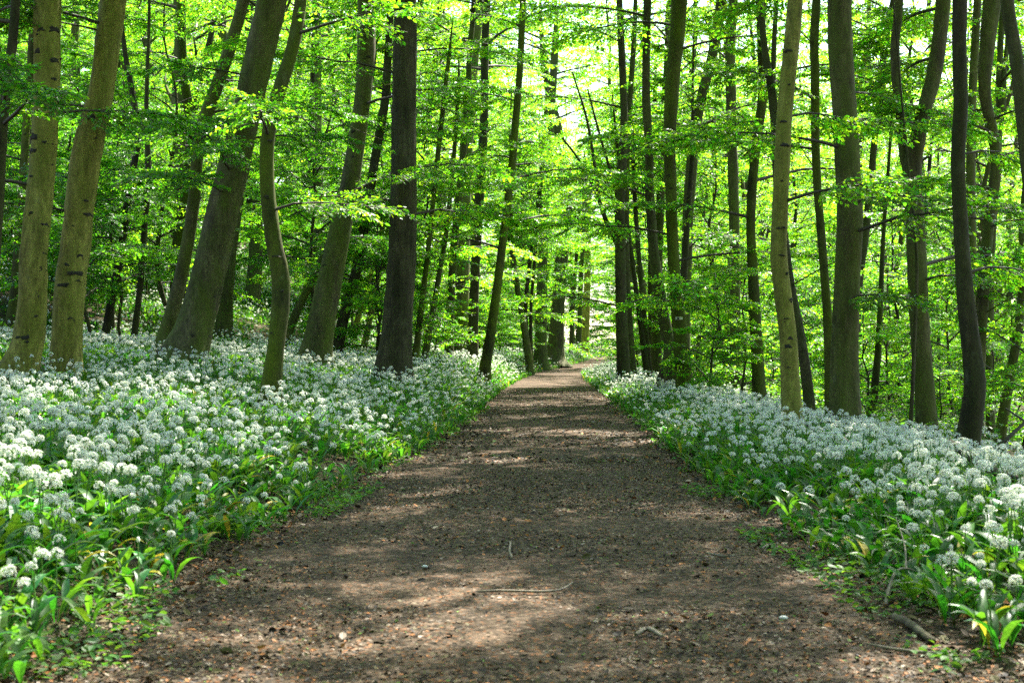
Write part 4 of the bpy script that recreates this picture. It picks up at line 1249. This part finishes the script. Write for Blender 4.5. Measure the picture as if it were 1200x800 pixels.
stick('short_dead_twig', 'short dark twig among litter on the right half of the path', [onp(828, 655, .012), onp(850, 660, .014), onp(862, 658, .012)], [.004, .006, .003])
stick('dark_bark_chip', 'dark curved bit of bark on the path near the long twig', [onp(745, 752, .014), onp(760, 748, .02), onp(776, 755, .014)], [.006, .010, .005])
stick('pale_forked_twig', 'pale forked twig beside the right path edge', [onp(893, 650, .015), onp(900, 647, .02), onp(910, 646, .015)], [.004, .005, .003], twigs=[([onp(900, 647, .02), onp(896, 653, .015)], [.004, .002])])
d_ = 8.6
def bankp(px, py, d, h=None):
    p = at(px, py, d); return [p[0], p[1], p[2]]
stick('fallen_branch_log', 'thick brown fallen branch lying half buried in the right bank flowers', LOGL, [.022, .032, .030, .028, .026], 'log', 5, cat='fallen branch')
stick('leaning_dead_branch', 'bare dead branch leaning up to the right edge behind the flowers', [bankp(1166, 528, 12), bankp(1182, 512, 12), bankp(1202, 494, 12.1), bankp(1235, 465, 12.2)], [.018, .017, .015, .01], 'twig', 6, twigs=[([bankp(1202, 494, 12.1), bankp(1190, 486, 12.3), bankp(1178, 478, 12.4)], [.012, .01, .006])], cat='fallen branch')
stick('dead_stem', 'thin bare dead stem slanting out of the flowers by the pale scarred trunk', [bankp(942, 493, 11), bankp(956, 509, 10.8), bankp(969, 527, 10.6)], [.006, .008, .009], 'twig', 7)
stick('dead_stem', 'pair of thin dead stems poking from flowers under the widest trunk', [bankp(982, 508, 11), bankp(995, 517, 10.8), bankp(1004, 526, 10.6)], [.006, .007, .008], 'twig', 8, twigs=[([bankp(985, 503, 10.8), bankp(997, 512, 10.7), bankp(1003, 524, 10.6)], [.004, .005, .006])])


def pebble(px, py, r, label, seed):
    rng = np.random.default_rng(seed); p = onp(px, py, r * .3); import bmesh
    bm = bmesh.new(); bmesh.ops.create_icosphere(bm, subdivisions=2, radius=r)
    for v in bm.verts: v.co = Vector((v.co.x * 1.25, v.co.y, v.co.z * .6)) * (1 + rng.normal(0, .08))
    me = bpy.data.meshes.new('pebble'); bm.to_mesh(me); bm.free(); me.materials.append(M['stone'])
    for f in me.polygons: f.use_smooth = True
    tag(link('pebble', me, None, p), label, 'pebble')
pebble(918, 730, .012, 'white pebble on the path near the right bank', 1)
pebble(950, 643, .016, 'pale flat stone at the edge of the right bank', 2)
pebble(498, 668, .010, 'grey pebble on the shaded left half of the path', 3)

# ------------------------------------------------------------------ the wood far behind, one mass
rg = np.random.default_rng(90)
mb = MB()
nc = 1900
y = rg.uniform(128, 185, nc); x = rg.uniform(-.42, .42, nc) * y
h = rg.random(nc) ** .9 * 32; gz = ground_z(x, y)
ok = ~((np.abs(x - 8.5) < 1.5) & (h < 4))
x, y, h, gz = x[ok], y[ok], h[ok], gz[ok]
for cx, cy_, ch, cg in zip(x, y, h, gz):
    k = 110; P = np.array([cx, cy_, cg + ch]) + rg.normal(0, 1, (k, 3)) * [1.9, 1.9, .8]
    P[:, 2] = np.maximum(P[:, 2], cg + .1)
    a = rg.uniform(0, 6.28, k)
    add_leaves(mb, P, np.stack([np.cos(a), np.sin(a), rg.normal(-.1, .25, k)], 1), np.array([0, 0, 1.0]) + rg.normal(0, .45, (k, 3)), rg.uniform(.22, .45, k), 0, 1)
tx = rg.uniform(-70, 70, 130); ty = rg.uniform(126, 180, 130); ok = ~(np.abs(tx - 8.5) < 4); tx, ty = tx[ok], ty[ok]; tz = ground_z(tx, ty)
add_segs(mb, np.stack([tx, ty, tz - .2], 1), np.stack([tx + rg.normal(0, .6, len(tx)), ty, tz + 28], 1), rg.uniform(.12, .3, len(tx)), .05, 1, 6)
tag(link('far_woods', mb.mesh('far_woods', [M['leaf_far'], M['bark_grey']])), 'mass of sunlit green woodland far beyond the end of the path', 'woods', kind='stuff')
# ------------------------------------------------------------------ light
SUN_EL, SUN_AZ = R(54), R(28)          # azimuth to the right of straight ahead
w = bpy.data.worlds.new('World'); scene.world = w; w.use_nodes = True
nt = w.node_tree; bg = nt.nodes['Background']
sky = nt.nodes.new('ShaderNodeTexSky'); sky.sky_type = 'NISHITA'; sky.sun_disc = False
sky.sun_elevation = SUN_EL; sky.sun_rotation = SUN_AZ
sky.air_density = 1.0; sky.dust_density = 1.5
nt.links.new(sky.outputs[0], bg.inputs[0]); bg.inputs[1].default_value = .095
sd = bpy.data.lights.new('sun', 'SUN'); sd.energy = 5.0; sd.angle = R(.45); sd.color = (1, .95, .86)
so = bpy.data.objects.new('sun', sd); C.objects.link(so)
dirv = Vector((math.sin(SUN_AZ) * math.cos(SUN_EL), math.cos(SUN_AZ) * math.cos(SUN_EL), math.sin(SUN_EL)))
so.rotation_euler = dirv.to_track_quat('Z', 'Y').to_euler()
so.location = (20, 20, 60)
vs = scene.view_settings
scene.display_settings.display_device = 'sRGB'
vs.view_transform = 'Standard'; vs.look = 'None'; vs.gamma = 1; vs.use_curve_mapping = False
vs.exposure = 2.72
cy = scene.cycles
cy.max_bounces = 10; cy.diffuse_bounces = 8; cy.glossy_bounces = 2; cy.transmission_bounces = 8; cy.transparent_max_bounces = 4
cy.caustics_reflective = False; cy.caustics_refractive = False
cy.sample_clamp_indirect = 5
cy.use_denoising = False
try: cy.denoiser = 'OPENIMAGEDENOISE'
except Exception: pass
cy.use_adaptive_sampling = False
